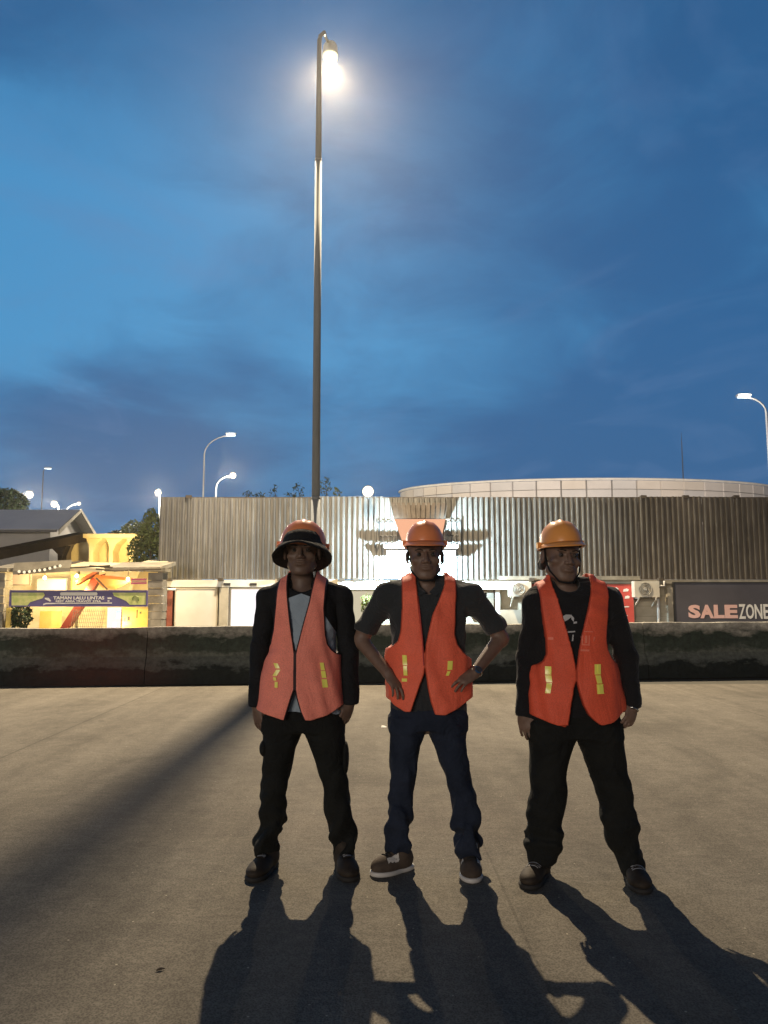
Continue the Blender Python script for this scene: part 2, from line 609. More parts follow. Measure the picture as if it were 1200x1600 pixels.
# side return, roof
m = MB(); m.box((xl + .01, YS + .05, zb), (xl + .06, YS + 6, zt - .03)); m.build('side_wall', M['corr'], shop)
m = MB(); m.box((xl + .06, YS + .12, zt - .25), (xr, YS + 6, zt - .18)); m.build('roof', M['roof'], shop)
m = MB(); m.box((xl, YS + .10, 0), (xr, YS + 6, zb - .02)); m.build('wall', M['cream'], shop)
m = MB(); m.box((xl - .02, YS + .0, zt - .005), (xr, YS + .12, zt + .03)); m.build('parapet_cap', M['brown'], shop)
# vertical seams / cleats on the parapet
for px in (1066 , 1145, 290, 1000):
    a = P(px + 5, 776, YS)
    m = MB(); m.box((a.x - .10, YS - .07, zt - .02), (a.x + .10, YS + .08, zt + .09)); m.build('cleat', M['brown'], shop)


def shop_box(name, x0, y0, x1, y1, mat, yf=YS - .1, yb=YS + .09, parent=shop):
    a, b = P(x0, y1, yf), P(x1, y0, yf)
    return MB().box((a.x, yf, a.z), (b.x, yb, b.z)).build(name, mat, parent)


# fascia beams under the corrugated front
shop_box('fascia_beam', 252, 906, 430, 917, M['white'], YS - .14)
shop_box('fascia_beam', 430, 905, 528, 914, M['cream'], YS - .12)
shop_box('fascia_beam', 528, 908, 826, 921, M['white'], YS - .30)
shop_box('fascia_beam', 826, 906, 1210, 912, M['creamd'], YS - .16)
shop_box('gutter', 780, 900, 1000, 906, M['creamd'], YS - .24, YS - .17)
for px in (355, 396):
    shop_box('vent_slot', px - 6, 911, px + 5, 915, M['dark'], YS - .155, YS - .13)
for px in (436, 262, 343, 533, 555, 1033, 830):
    shop_box('bracket', px - 3, 903, px + 5, 908, M['brown'], YS - .34, YS - .13)
# columns and door frames
for (a, b, mt) in ((341, 357, 'cream'), (534, 545, 'cream'), (762, 771, 'creamd'), (775, 781, 'white'), (1046, 1055, 'cream'), (252, 258, 'white')):
    shop_box('column', a, 918, b, 1000, M[mt], YS - .2)
# plinth below the windows right of the middle man
shop_box('plinth', 783, 953, 832, 1000, M['cream'], YS - .22)
shop_box('block_wall', 991, 940, 1046, 1000, M['cream'], YS - .06)
m = MB()
for py in (931, 947, 963):
    a, b = P(994, py, YS - .07), P(1044, py, YS - .07)
    m.box((a.x, YS - .066, a.z - .006), (b.x, YS - .058, a.z + .006))
m.build('mortar_line', M['creamd'], shop)
# red brown door and white pipes at the left end
shop_box('door', 259, 921, 270, 1000, M['redrust'], YS - .1)
m = MB(); a = P(259, 925, YS - .2)
m.tube([(a.x - .1, YS - .25, 0.2), (a.x - .1, YS - .25, P(0, 908, YS).z)], .05, 8)
m.tube([(a.x - .1, YS - .25, P(0, 921, YS).z), (a.x + .35, YS - .25, P(0, 921, YS).z)], .04, 8)
m.build('pipe', M['white'], shop, True)
# dark windows
def window(x0, y0, x1, y1, glassmat):
    fr = shop_box('window', x0, y0, x1, y1, M['white'], YS - .04)
    a, b = P(x0 + 3, y1 - 2, YS - .05), P(x1 - 3, y0 + 2, YS - .05)
    MB().box((a.x, YS - .055, a.z), (b.x, YS - .043, b.z)).build('pane', glassmat, fr)
gl_dark = principled('dark_glass', (.02, .022, .02), .08, 0, .7)
gl_lit = emat('lit_shop_glass', (1.0, .88, .62), .62)
window(546, 922, 592, 1000, gl_lit)
window(735, 924, 755, 962, M['panel'])
window(755, 924, 763, 975, gl_dark)
shop_box('panel', 771, 925, 776, 958, M['creamd'], YS - .1)
# greenery in the window
def leaves(c, r, n, size, seed, flat=1.0):
    rg = np.random.RandomState(seed)
    m = MB()
    k = 0
    while k < n:
        q = rg.uniform(-1, 1, 3)
        d = np.linalg.norm(q)
        if d > 1 or rg.rand() > .25 + .75 * d:
            continue
        if math.sin(q[0] * 5 + seed) * math.sin(q[2] * 6 + seed * 2) * math.sin(q[1] * 5) > .28:
            continue
        k += 1
        p = Vector((c[0] + q[0] * r[0], c[1] + q[1] * r[1], c[2] + q[2] * r[2]))
        s_ = size * rg.uniform(.6, 1.4)
        u = Vector(rg.normal(0, 1, 3)).normalized()
        v = u.cross(Vector(rg.normal(0, 1, 3))).normalized()
        m.poly([p - u * s_, p + v * s_ * .35 - u * .1 * s_, p + u * s_, p - v * s_ * .35 - u * .1 * s_])
    return m


wp = P(575, 945, YS - .4)
plant = thing('potted_plant', 'leafy potted plant in front of the bright shop window between left and middle man', 'plant', (wp.x, YS - .4, 0))
leaves((wp.x, YS - .4, wp.z), (.3, .2, .4), 160, .09, 3).build('foliage', M['leafl'], plant)
MB().tube([(wp.x, YS - .4, .3), (wp.x, YS - .4, wp.z)], .03, 6).build('stem', M['bark'], plant)
MB().lathe([(.001, 0), (.14, 0), (.2, .3), (.17, .3)], (wp.x, YS - .4, 0), 14).build('pot', M['brown'], plant)

# lit white shopfront boards
def board(name, label, cat, x0, y0, x1, y1, mat, yf, frame=None, th=.06):
    a, b = P(x0, y1, yf), P(x1, y0, yf)
    t_ = thing(name, label, cat, ((a.x + b.x) / 2, yf, a.z))
    MB().box((a.x, yf, a.z), (b.x, yf + th, b.z)).build('panel', mat, t_)
    if frame:
        m = MB(); e = .035
        m.box((a.x - e, yf - .02, a.z - e), (a.x, yf + th, b.z + e))
        m.box((b.x, yf - .02, a.z - e), (b.x + e, yf + th, b.z + e))
        m.box((a.x, yf - .02, b.z), (b.x, yf + th, b.z + e))
        m.box((a.x, yf - .02, a.z - e), (b.x, yf + th, a.z))
        m.build('frame', frame, t_)
    return t_, a, b


M['shutter'] = mottled('white_shutter', (.60, .57, .50), (.70, .67, .60), .8, .5, bs=0)
s1, a, b = board('shutter', 'closed off-white shop shutter right of the red-brown door', 'shutter', 273, 920, 339, 1002, M['shutter'], YS - .16, M['cream'])
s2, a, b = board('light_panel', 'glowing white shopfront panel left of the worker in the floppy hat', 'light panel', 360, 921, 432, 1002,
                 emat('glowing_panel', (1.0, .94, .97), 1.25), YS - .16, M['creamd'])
s2b, a, b = board('shutter', 'pale shop shutter hidden mostly behind the worker in the floppy hat', 'shutter', 437, 918, 531, 1002, M['shutter'], YS - .14, M['cream'])

# SALE ZONE board
sb, a, b = board('sale_sign', 'dark grey shop board reading SALE ZONE in pink and white', 'sign', 1056, 911, 1262, 973, M['sale'], YS - .28, M['dark'], .12)


def text(s, size, loc, mat, parent, name='lettering', sx=1.0, off=0.0, align='LEFT', shear=0.0, ext=.004, rz=0):
    cu = bpy.data.curves.new(name, 'FONT')
    cu.body = s
    cu.size = size
    cu.offset = off
    cu.extrude = ext
    cu.align_x = align
    cu.shear = shear
    cu.resolution_u = 3
    tmp = bpy.data.objects.new('tmp', cu)
    C.objects.link(tmp)
    me = bpy.data.meshes.new_from_object(tmp.evaluated_get(bpy.context.evaluated_depsgraph_get()))
    bpy.data.objects.remove(tmp)
    me.transform(Matrix.Scale(sx, 4, Vector((1, 0, 0))))
    me.transform(Matrix.Rotation(math.pi / 2, 4, 'X'))
    if rz:
        me.transform(Matrix.Rotation(rz, 4, 'Z'))
    me.transform(Matrix.Translation(loc))
    me.materials.clear()
    me.materials.append(mat)
    return link(name, me, None, parent)


def fit_text(s, x0, x1, y0, y1, Y, mat, parent, off=.0, ext=.004):
    """letters whose caps fill the given rectangle"""
    a, b = P(x0, y1, Y), P(x1, y0, Y)
    o = text(s, 1.0, Vector((0, 0, 0)), mat, parent, off=off, ext=ext)
    me = o.data
    co = np.empty(len(me.vertices) * 3)
    me.vertices.foreach_get('co', co)
    co = co.reshape(-1, 3)
    mn, mx = co.min(0), co.max(0)
    co[:, 0] = a.x + (co[:, 0] - mn[0]) / (mx[0] - mn[0]) * (b.x - a.x)
    co[:, 2] = a.z + (co[:, 2] - mn[2]) / (mx[2] - mn[2]) * (b.z - a.z)
    co[:, 1] = Y + co[:, 1]
    me.vertices.foreach_set('co', co.ravel())
    me.update()
    return o


for ch, x0_, x1_ in (('S', 1076, 1094), ('A', 1094.5, 1115), ('L', 1116, 1131.5), ('E', 1133, 1152)):
    fit_text(ch, x0_, x1_, 945, 966, YS - .29, M['pink'], sb, off=.05)
for ch, x0_, x1_ in (('Z', 1155, 1164.5), ('O', 1166.5, 1177.5), ('N', 1180, 1190.5), ('E', 1193.5, 1202)):
    fit_text(ch, x0_, x1_, 944, 967, YS - .29, M['wprint'], sb, off=.02)

# red sign
rs, a, b = board('red_sign', 'red shop board with small white print between the two air conditioners', 'sign', 830, 913, 989, 1002, M['red'], YS - .2, M['brown'], .06)
m = MB()
for (px, py, w_, h_) in ((845, 921, 14, 6), (962, 921, 9, 7), (978, 922, 9, 5), (980, 933, 8, 5), (964, 934, 5, 4), (979, 948, 9, 2), (976, 962, 10, 2), (850, 935, 9, 4)):
    q = P(px, py, YS - .21)
    ww, hh = w_ / F * YS / 2, h_ / F * YS / 2
    m = MB()
    m.poly([(q.x - ww, YS - .206, q.z - hh), (q.x + ww * .8, YS - .206, q.z - hh * .8), (q.x + ww, YS - .206, q.z + hh * .4), (q.x + ww * .3, YS - .206, q.z + hh), (q.x - ww * .8, YS - .206, q.z + hh * .5)])
    m.build('print', M['wprint'], rs)

# air conditioners
M['acw'] = mottled('ac_enamel', (.52, .49, .40), (.62, .58, .48), 2.0, .45, bs=0)
def aircon(px0, py0, px1, py1, label):
    yf = YS - .55
    a, b = P(px0, py1, yf), P(px1, py0, yf)
    t_ = thing('air_conditioner', label, 'air conditioner', ((a.x + b.x) / 2, yf, a.z), 'air conditioner units on the shop wall')
    cx, cz = a.x + (b.x - a.x) * .42, (a.z + b.z) / 2
    w_, h_ = b.x - a.x, b.z - a.z
    m = MB(); m.box((a.x, yf, a.z), (b.x, yf + .32, b.z)); m.build('casing', M['acw'], t_)
    m = MB(); m.lathe([(.001, 0), (h_ * .40, 0), (h_ * .42, .01), (h_ * .42, .02)], (0, 0, 0), 28)
    me = m.mesh('fan_guard'); me.transform(Matrix.Rotation(math.pi / 2, 4, 'X')); me.transform(Matrix.Translation((cx, yf - .004, cz)))
    link('fan_opening', me, principled('fan_shade', (.16, .145, .12), .6), t_)
    m = MB()
    for k in range(4):
        r_ = h_ * (.12 + .09 * k)
        m.tube([(cx + r_ * math.cos(t2), yf - .03, cz + r_ * math.sin(t2)) for t2 in np.linspace(0, 2 * math.pi, 25)], .006, 4, False)
    m.build('fan_guard', M['acw'], t_)
    m = MB(); m.lathe([(.001, 0), (h_ * .085, 0), (h_ * .085, .03)], (0, 0, 0), 14)
    me = m.mesh('fan_hub'); me.transform(Matrix.Rotation(math.pi / 2, 4, 'X')); me.transform(Matrix.Translation((cx, yf - .03, cz)))
    link('fan_hub', me, M['white'], t_)
    for sx in (.15, .85):
        xx = a.x + w_ * sx
        m = MB(); m.box((xx - .025, yf - .02, a.z - .05), (xx + .025, YS - .1, a.z - .004))
        m.prism([(xx - .02, yf + .0, a.z - .05), (xx - .02, YS - .1, a.z - .3), (xx - .02, YS - .1, a.z - .35), (xx - .02, yf - .0, a.z - .1)], (.04, 0, 0))
        m.build('bracket', M['acw'], t_)
    return t_, a, b


ac1, a, b = aircon(796, 909, 830, 932, 'air conditioner unit on the wall beside the right shoulder of the middle man')
ac2, a, b = aircon(992, 908, 1030, 933, 'air conditioner unit on the wall between the red board and the SALE ZONE board')
m = MB()
q = P(1028, 935, YS - .3)
m.tube([(q.x, YS - .3, q.z), (q.x, YS - .3, .2)], .05, 8)
q2 = P(1037, 910, YS - .3)
m.tube([(q.x + .05, YS - .35, q2.z - .12), (q2.x, YS - .35, q2.z - .12), (q2.x, YS - .35, q2.z + .05)], .035, 8)
m.build('drain_pipe', M['white'], ac2, True)

# --- light unit in the middle of the shop front
ym = YS - .9
lt = thing('entrance_light_box', 'flared peach lit box with a dark ribbed panel for the shadow above it on the shop front behind the middle man', 'light box', (P(655, 850, ym).x, ym, P(655, 850, ym).z))
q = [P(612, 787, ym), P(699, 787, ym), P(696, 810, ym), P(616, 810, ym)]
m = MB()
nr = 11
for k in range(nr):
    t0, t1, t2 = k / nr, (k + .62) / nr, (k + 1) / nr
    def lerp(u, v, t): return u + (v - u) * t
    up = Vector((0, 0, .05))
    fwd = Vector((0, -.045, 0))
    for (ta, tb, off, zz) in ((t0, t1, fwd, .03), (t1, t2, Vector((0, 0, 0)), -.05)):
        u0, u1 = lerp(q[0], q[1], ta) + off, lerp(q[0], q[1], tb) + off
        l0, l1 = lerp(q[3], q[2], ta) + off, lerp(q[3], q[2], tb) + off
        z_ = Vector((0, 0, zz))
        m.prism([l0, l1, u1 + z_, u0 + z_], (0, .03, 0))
m.build('shadow_panel', mottled('shadowed_corrugate', (.11, .09, .07), (.17, .14, .11), 3.0, .6), lt)  # dark ribbed panel stands in for a shadowed trapezoid of the corrugation
f0 = [P(616, 811, ym), P(696, 811, ym), P(688, 850, ym + .55), P(630, 850, ym + .55)]
MB().prism(f0, (0, .05, 0)).build('lit_face', M['peach'], lt)
m = MB()
m.box((P(616, 0, ym).x, ym, q[3].z - .02), (P(696, 0, ym).x, YS - .06, q[3].z + .01))
m.build('shelf', M['brown'], lt)
# dark zigzag tubes and uprights standing in for frame shadows on both sides
rl = thing('frame_shadow', 'thin black zigzag lines for frame shadows on the lit corrugated front behind the middle man', 'frame', (P(655, 850, YS).x, YS - .12, P(655, 850, YS).z))
for (x0, x1, py) in ((590, 614, 815.5), (592, 620, 838), (586, 622, 848), (700, 720, 815), (697, 716, 837), (697, 720, 847)):
    a, b = P(x0, py, YS - .1), P(x1, py, YS - .1)
    m = MB()
    n = 9
    pts = []
    for k in range(n):
        t_ = k / (n - 1)
        pts.append((a.x + (b.x - a.x) * t_, YS - .10 + (.03 if k % 2 else -.02), a.z + (.035 if k % 2 else -.02)))
    m.tube(pts, .022, 5)
    m.build('rail', M['dark'], rl)
for (x0, y0, y1) in ((592, 815, 838), (720, 812, 850), (586, 848, 856), (720, 850, 862)):
    a, b = P(x0, y0, YS - .1), P(x0, y1, YS - .1)
    MB().tube([a, b], .018, 5).build('upright', M['dark'], rl)
# LED flood bar under it
lb = thing('floodlight', 'blinding cool white floodlight bar on the shop front behind the middle man\'s head', 'floodlight', (P(657, 868, YS - .7).x, YS - .7, P(657, 868, YS - .7).z))
a, b = P(600, 856, YS - .75), P(716, 851, YS - .75)
MB().box((a.x, YS - .75, a.z), (b.x, YS - .62, b.z)).build('housing', M['acw'], lb)
a, b = P(604, 868, YS - .78), P(712, 856.5, YS - .78)
MB().prism([(a.x, YS - .75, a.z + .16), (b.x, YS - .75, a.z + .16), (b.x, YS - .55, a.z), (a.x, YS - .55, a.z)], (0, .02, .02)).build('lamp_face', M['ledface'], lb)
for k in range(2):
    q = P(632 + 46 * k, 868, YS - 1.3)
    spot('shop_light', (q.x, YS - 1.25, q.z), (q.x + (k - .5) * 1.0, YS, q.z + .12), 3800, (.60, .83, 1.0), .035, 155, .6)
q = P(655, 884, YS - .5)

# floodlight on top of the shop, shining over the yard
q = P(575, 768, YS - .35)
fl = thing('floodlight', 'bright floodlight on the top edge of the shop front right of the lamp post', 'floodlight', (q.x, YS - .3, zt))
m = MB(); m.tube([q + Vector((0, .16, .02)), q + Vector((0, .10, .01)), q], [.10, .21, .22], 20); m.build('housing', M['dark'], fl)
m = MB(); m.tube([q + Vector((0, -.004, 0)), q + Vector((0, -.03, -.002))], [.195, .14], 20); m.build('lamp_face', M['lampw'], fl)
m = MB(); m.tube([(q.x, q.y + .1, q.z - .1), (q.x, YS + .05, zt - .02)], .03, 8); m.build('bracket', M['galv'], fl)
spot('roof_flood_light', (q.x, q.y - .06, q.z), (-.5, 4.0, 1.2), 1600, (1.0, .86, .64), .15, 80, 1.0)

# ------------------------------------------------------------------ round building behind the shop
YD, BD, WD = 70.0, 8.0, None
cl, cr_ = P(625, 768, YD), P(1206, 766, YD)
WD = (cr_.x - cl.x) / 2
cxd = (cr_.x + cl.x) / 2
rb = thing('round_building', 'big round building with pale curved panel cladding rising behind the shop', 'building', (cxd, YD, 0))
zt_d = P(900, 749.5, YD - BD).z
zl_d = cl.z
def dome_pt(a, rr=1.0):
    return cxd + WD * rr * math.cos(a), YD + BD * rr * math.sin(a)
ncol = 26
rows = [(zt_d - .75, zt_d - .05), (zt_d - 1.65, zt_d - .80), (zt_d - 2.6, zt_d - 1.70), (zt_d - 3.6, zt_d - 2.65)]
cladmat = [M['dome'], mottled('panel_warm', (.54, .49, .42), (.62, .57, .50), .25, .45, bs=0), mottled('panel_cool', (.47, .46, .44), (.55, .53, .50), .25, .45, bs=0)]
for k in range(ncol):
    a0 = math.pi + math.pi * k / ncol
    a1 = math.pi + math.pi * (k + 1) / ncol
    g = .004
    (x0, y0), (x1, y1) = dome_pt(a0 + g), dome_pt(a1 - g)
    (u0, v0), (u1, v1) = dome_pt(a0 + g, .985), dome_pt(a1 - g, .985)
    for (z0, z1) in rows:
        m = MB()
        m.prism([(x0, y0, z0), (x1, y1, z0), (x1, y1, z1), (x0, y0, z1)], ((u0 + u1 - x0 - x1) / 2, (v0 + v1 - y0 - y1) / 2, 0))
        m.build('cladding_panel', cladmat[rng.randrange(3)], rb)
m = MB()
pts = [dome_pt(a, .98) for a in np.linspace(math.pi, 2 * math.pi, 60)]
m.prism([(x, y, 0) for x, y in pts], (0, 0, zt_d - .03))
m.build('wall', mottled('clad_joint', (.20, .19, .18), (.26, .25, .23), .5, .7), rb)
m = MB()
m.tube([(*dome_pt(a, 1.004), zt_d + .06) for a in np.linspace(math.pi, 2 * math.pi, 60)], .11, 6)
m.build('rim', M['white'], rb, True)
spot('round_building_wash', (cxd - 4, 38, 5.6), (cxd + 4, 62, 10), 19000, (1.0, .86, .76), .3, 120, .6)

# ------------------------------------------------------------------ left: gabled building
bl = thing('gabled_building', 'grey gabled building with a pale wall behind the yellow concrete canopy', 'building', (-18.3, 42, 0))
x0, x1, y0, y1 = -60, -18.3, 42.0, 47.0
ze, zr = P(72, 829, 42).z, P(107, 799, 44.5).z
m = MB(); m.box((x0, y0, 0), (x1, y1, ze)); m.prism([(x1, y0, ze), (x1, y1, ze), (x1, (y0 + y1) / 2, zr - .08)], (-.3, 0, 0))
m.build('wall', M['wallg'], bl)
for sgn in (-1, 1):
    yc = (y0 + y1) / 2
    ye = y0 - .35 if sgn < 0 else y1 + .35
    zz = ze - .05
    m = MB()
    m.prism([(x0, ye, zz), (x0, yc, zr), (x0, yc, zr + .10), (x0, ye, zz + .10)], (x1 + .6 - x0, 0, 0))
    m.build('roof', M['roof'], bl)
m = MB()
m.prism([(x1 + .61, y0 - .4, ze - .25), (x1 + .61, (y0 + y1) / 2, zr - .05), (x1 + .61, (y0 + y1) / 2, zr + .14), (x1 + .61, y0 - .4, ze + .04)], (.05, 0, 0))
m.prism([(x1 + .61, y1 + .4, ze - .25), (x1 + .61, (y0 + y1) / 2, zr - .05), (x1 + .61, (y0 + y1) / 2, zr + .14), (x1 + .61, y1 + .4, ze + .04)], (.05, 0, 0))
m.build('bargeboard', M['creamd'], bl)
m = MB(); m.box((x0, y0 - .42, ze - .12), (x1 + .5, y0 - .35, ze + .02)); m.build('gutter', M['dark'], bl)

# yellow-lit concrete canopy
YC = 37.0
cc = thing('concrete_canopy', 'yellow lit concrete canopy with haunched piers and a dark sloping girder', 'canopy', (P(150, 880, YC).x, YC, 0))
def cbox(name, x0, y0, x1, y1, mat, yf, yb):
    a, b = P(x0, y1, yf), P(x1, y0, yf)
    return MB().box((a.x, yf, a.z), (b.x, yb, b.z)).build(name, mat, cc)
cbox('roof_slab', 120, 834, 236, 840, M['yellowp'], YC - .6, YC + 3)
cbox('back_wall', 97, 842, 206, 1000, M['yellowp'], YC + .9, YC + 1.1)
for i, px in enumerate((97, 142, 173, 205)):
    # a pier whose head flares to both sides
    s_ = 1
    o = [P(px - 3, 1000, YC), P(px + 3, 1000, YC), P(px + 3, 862, YC), P(px + 8, 850, YC), P(px + 20, 840.5, YC), P(px - 8, 840.5, YC), P(px - 3, 852, YC)]
    MB().prism(o, (0, .85, 0)).build('pier', M['yellowp'] if i else M['brown'], cc)
g0, g1 = P(-30, 868, 26), P(122, 838, YC - .4)
m = MB()
hh0, hh1 = 14 / F * 26, 13 / F * YC
m.prism([g0 + Vector((0, 0, -hh0 / 2)), g1 + Vector((0, 0, -hh1 / 2)), g1 + Vector((0, 0, hh1 / 2)), g0 + Vector((0, 0, hh0 / 2))], (.25, .5, 0))
m.build('girder', M['girder'], cc)
for px in (22, 48, 67, 107):
    t_ = (px + 30) / 152
    q = P(px, 868 - t_ * 30, 20)
    # bolts sit on the girder side: find depth by interpolating between its ends
    Yb = 1 / ((1 - t_) / 26 + t_ / (YC - .4))
    q = P(px, 868 - t_ * 30 + 1, Yb)
    MB().box((-.06, -.05, -.06), (.06, .02, .06), None, q).build('bolt', M['creamd'], cc)
o = [P(90, 1000, YC - .7), P(97, 1000, YC - .7), P(97, 868, YC - .7), P(104, 852, YC - .7), P(80, 856, YC - .7), P(90, 866, YC - .7)]
MB().prism(o, (0, .5, 0)).build('pier', M['girder'], cc)
q = P(183, 884, YC - 1.6)
yl = thing('yellow_lamp', 'small glowing yellow lamp in front of the right bay of the concrete canopy', 'lamp', (q.x, q.y, 0))
MB().lathe([(.001, -.13), (.10, -.08), (.13, 0), (.10, .08), (.001, .13)], q, 16).build('bulb', M['bulb'], yl, True)
MB().tube([(q.x, q.y, 0), (q.x, q.y, q.z - .12)], .03, 8).build('post', M['dark'], yl)
point('yellow_lamp_light', (q.x, q.y - .35, q.z + .1), 800, (1.0, .68, .25), .15)

# low awning roof, kiosk row with playground wall, pillars
YK = 24.0
aw = thing('awning', 'low weathered awning roof above the yellow playground, sagging to the left', 'awning', (P(120, 890, YK).x, YK, 0))
def rnd_slab(x0, y0, x1, y1, Y, mat, name, dpt=1.8, parent=aw, sl=0):
    a, b = P(x0, y0, Y), P(x1, y1, Y)
    MB().prism([(a.x, Y, a.z - .12), (b.x, Y, b.z - .12), (b.x, Y, b.z), (a.x, Y, a.z)], (0, dpt, .25)).build(name, mat, parent)
rnd_slab(-20, 888, 45, 887, YK, M['creamd'], 'roof_sheet')
rnd_slab(45, 889, 95, 884, YK, M['brown'], 'roof_sheet')
rnd_slab(95, 886, 160, 888, YK, M['yellowp'], 'roof_sheet')
rnd_slab(160, 887, 250, 886, YK + .2, M['creamd'], 'roof_sheet')
rnd_slab(212, 881, 250, 881, YK + 2, M['yellowp'], 'roof_sheet')
rnd_slab(20, 892, 110, 887, YK - .1, M['creamd'], 'fascia', .08)
for i, (xa, ya, xb, yb_) in enumerate(((110, 887, 172, 884), (140, 884, 176, 887), (150, 889, 180, 892), (28, 897, 96, 883), (178, 892, 252, 889))):
    a, b = P(xa, ya, YK - .3), P(xb, yb_, YK - .3)
    MB().tube([a, b], .028, 6).build('batten', M['brown'], aw)

def bulb_string(pts, label):
    t_ = thing('string_light', label, 'string light', P(*pts[0], YK - .4))
    m = MB()
    ps = [P(x, y, YK - .4) for x, y in pts]
    m.tube(ps, .012, 5); m.build('cable', M['dark'], t_)
    for p in ps:
        MB().lathe([(.001, -.05), (.045, -.02), (.045, .02), (.001, .05)], p, 8).build('bulb', emat_string, t_, True)
emat_string = emat('string_bulb', (1.0, .85, .55), 1.3)
bulb_string([(30, 893), (38, 894), (46, 893), (54, 892), (62, 891), (70, 890), (78, 888), (86, 886), (94, 884)], 'string of small bulbs along the awning edge at far left')

pg = thing('playground_wall', 'bright yellow painted playground wall seen below the awning', 'wall', (P(120, 980, YK + 3).x, YK + 3, 0))
def pbox(name, x0, y0, x1, y1, mat, yf, yb, parent):
    a, b = P(x0, y1, yf), P(x1, y0, yf)
    return MB().box((a.x, yf, a.z), (b.x, yb, b.z)).build(name, mat, parent)
M['ywall'] = mottled('yellow_wall', (.66, .50, .22), (.80, .68, .42), 1.6, .7, bs=0)
pbox('panel', -20, 892, 120, 1005, M['ywall'], YK + 3, YK + 3.1, pg)
pbox('panel', 120.5, 893, 250, 1005, M['ywall'], YK + 3, YK + 3.1, pg)
pbox('lower_panel', 60, 955, 95, 1005, M['yellow'], YK + 2.6, YK + 2.7, pg)


for (nm, lab, x0, y0, x1, y1, mt, dY) in (
        ('play_board', 'rounded pinkish cream play panel under the left end of the awning', 12, 897, 47, 913, M['rounded'], 1.6),
        ('play_board', 'yellow play panel with a dotted green edge above the middle of the banner', 112, 899, 141, 921, M['yellow'], 1.8),
        ('play_board', 'cream play panel standing between the yellow play panel and the far left one', 58, 905, 104, 922, M['shutter'], 2.2)):
    t_, a, b = board(nm, lab, 'play panel', x0, y0, x1, y1, mt, YK + dY, M['creamd'] if x0 < 110 else M['leafl'], .06)
tb = thing('play_tube', 'short magenta striped play tube beside the right pillar above the banner', 'play tube', P(217, 908, YK + .9))
for k in range(3):
    a, b = P(205, 905.5 + 3 * k, YK + .9), P(229, 905 + 3 * k, YK + .9)
    MB().tube([a, b], .028, 8).build('stripe', M['magenta'] if k != 1 else M['rounded'], tb)
# play frame: red slide and orange roof
sl = thing('slide', 'red playground slide running down behind the purple banner', 'slide', (P(110, 975, YK + 1.2).x, YK + 1.2, 0))
a, b = P(152, 900, YK + 1.4), P(98, 985, YK + .6)
m = MB(); wv = Vector((.17, 0, .06))
m.prism([a - wv, a + wv, b + wv, b - wv], (0, .35, .05)); m.build('chute', principled('slide_red', (.30, .035, .018), .4), sl)
a2, b2 = P(118, 914, YK + 1.1), P(150, 896, YK + 1.4)
MB().prism([a2, b2, b2 + Vector((0, 0, .1)), a2 + Vector((0, 0, .14))], (0, .3, 0)).build('rail', principled('slide_rust', (.35, .10, .04), .5), sl)
MB().prism([P(146, 902, YK + 1.2), P(205, 908, YK + 1.4), P(180, 921, YK + 1.4), P(160, 918, YK + 1.2)], (0, .2, .1)).build('roof', principled('slide_orange', (.62, .22, .07), .5), sl)
MB().tube([P(150, 903, YK + 1.0), P(168, 921, YK + 1.0)], .03, 6).build('brace', M['brown'], sl)
# small posters / toys seen below the banner
def flat_board(name, label, cat, x0, y0, x1, y1, mat, Y, prints=()):
    t_, a, b = board(name, label, cat, x0, y0, x1, y1, mat, Y, None, .04)
    for (px0, py0, px1, py1, mt) in prints:
        q0, q1 = P(px0, py1, Y - .004), P(px1, py0, Y - .004)
        MB().poly([(q0.x, Y - .004, q0.z), (q1.x, Y - .004, q0.z), (q1.x, Y - .004, q1.z), (q0.x, Y - .004, q1.z)]).build('print', mt, t_)
    return t_
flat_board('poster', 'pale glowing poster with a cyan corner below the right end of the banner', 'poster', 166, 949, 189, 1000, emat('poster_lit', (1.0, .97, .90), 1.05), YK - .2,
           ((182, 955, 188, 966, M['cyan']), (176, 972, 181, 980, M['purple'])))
flat_board('poster', 'yellow poster with small olive drawings beside the right pillar', 'poster', 190, 949, 231, 1000, M['yellow'], YK - .15,
           ((213, 953, 215, 966, M['brown']), (193, 966, 196, 971, M['leafl']), (199, 963, 203, 970, M['brown']), (196, 972, 207, 977, M['creamd']), (218, 956, 221, 959, M['leafl'])))
flat_board('yellow_post', 'yellow painted post below the left end of the banner', 'post', 7, 950, 17, 1005, M['yellow'], YK - .1)
# fine net in front of the slide
net = thing('safety_net', 'fine pale net stretched below the banner right of the slide', 'net', P(140, 975, YK + .3))
m = MB()
for k in range(17):
    a, b = P(116 + k * 3, 952, YK + .3), P(108 + k * 3, 992, YK + .3)
    m.tube([a, b], .009, 3, False)
for k in range(6):
    a, b = P(114, 955 + k * 6, YK + .3), P(166, 955 + k * 6, YK + .3)
    m.tube([a, b], .007, 3, False)
m.build('mesh_cord', M['creamd'], net)['kind'] = 'stuff'

# two pillars of stone blocks
def pillar(x0, x1, ytop, label, Y):
    a, b = P(x0, ytop, Y), P(x1, ytop, Y)
    t_ = thing('stone_pillar', label, 'pillar', ((a.x + b.x) / 2, Y, 0))
    z = 0
    h_ = .24
    while z < a.z - .05:
        z1 = min(z + h_, a.z)
        o_ = rng.uniform(-.012, .012)
        MB().box((a.x + o_, Y + o_, z + .006), (b.x + o_, Y + .5, z1 - .006)).build('stone', M['block'], t_)
        z += h_
    MB().box((a.x - .08, Y - .06, a.z), (b.x + .08, Y + .55, a.z + .1)).build('cap', M['creamd'], t_)
    return t_
pillar(-14, 8, 893, 'grey stone pillar at the left end of the purple banner', YK - .1)
pillar(232, 255, 893, 'grey stone pillar between the purple banner and the corrugated shop', YK - .1)

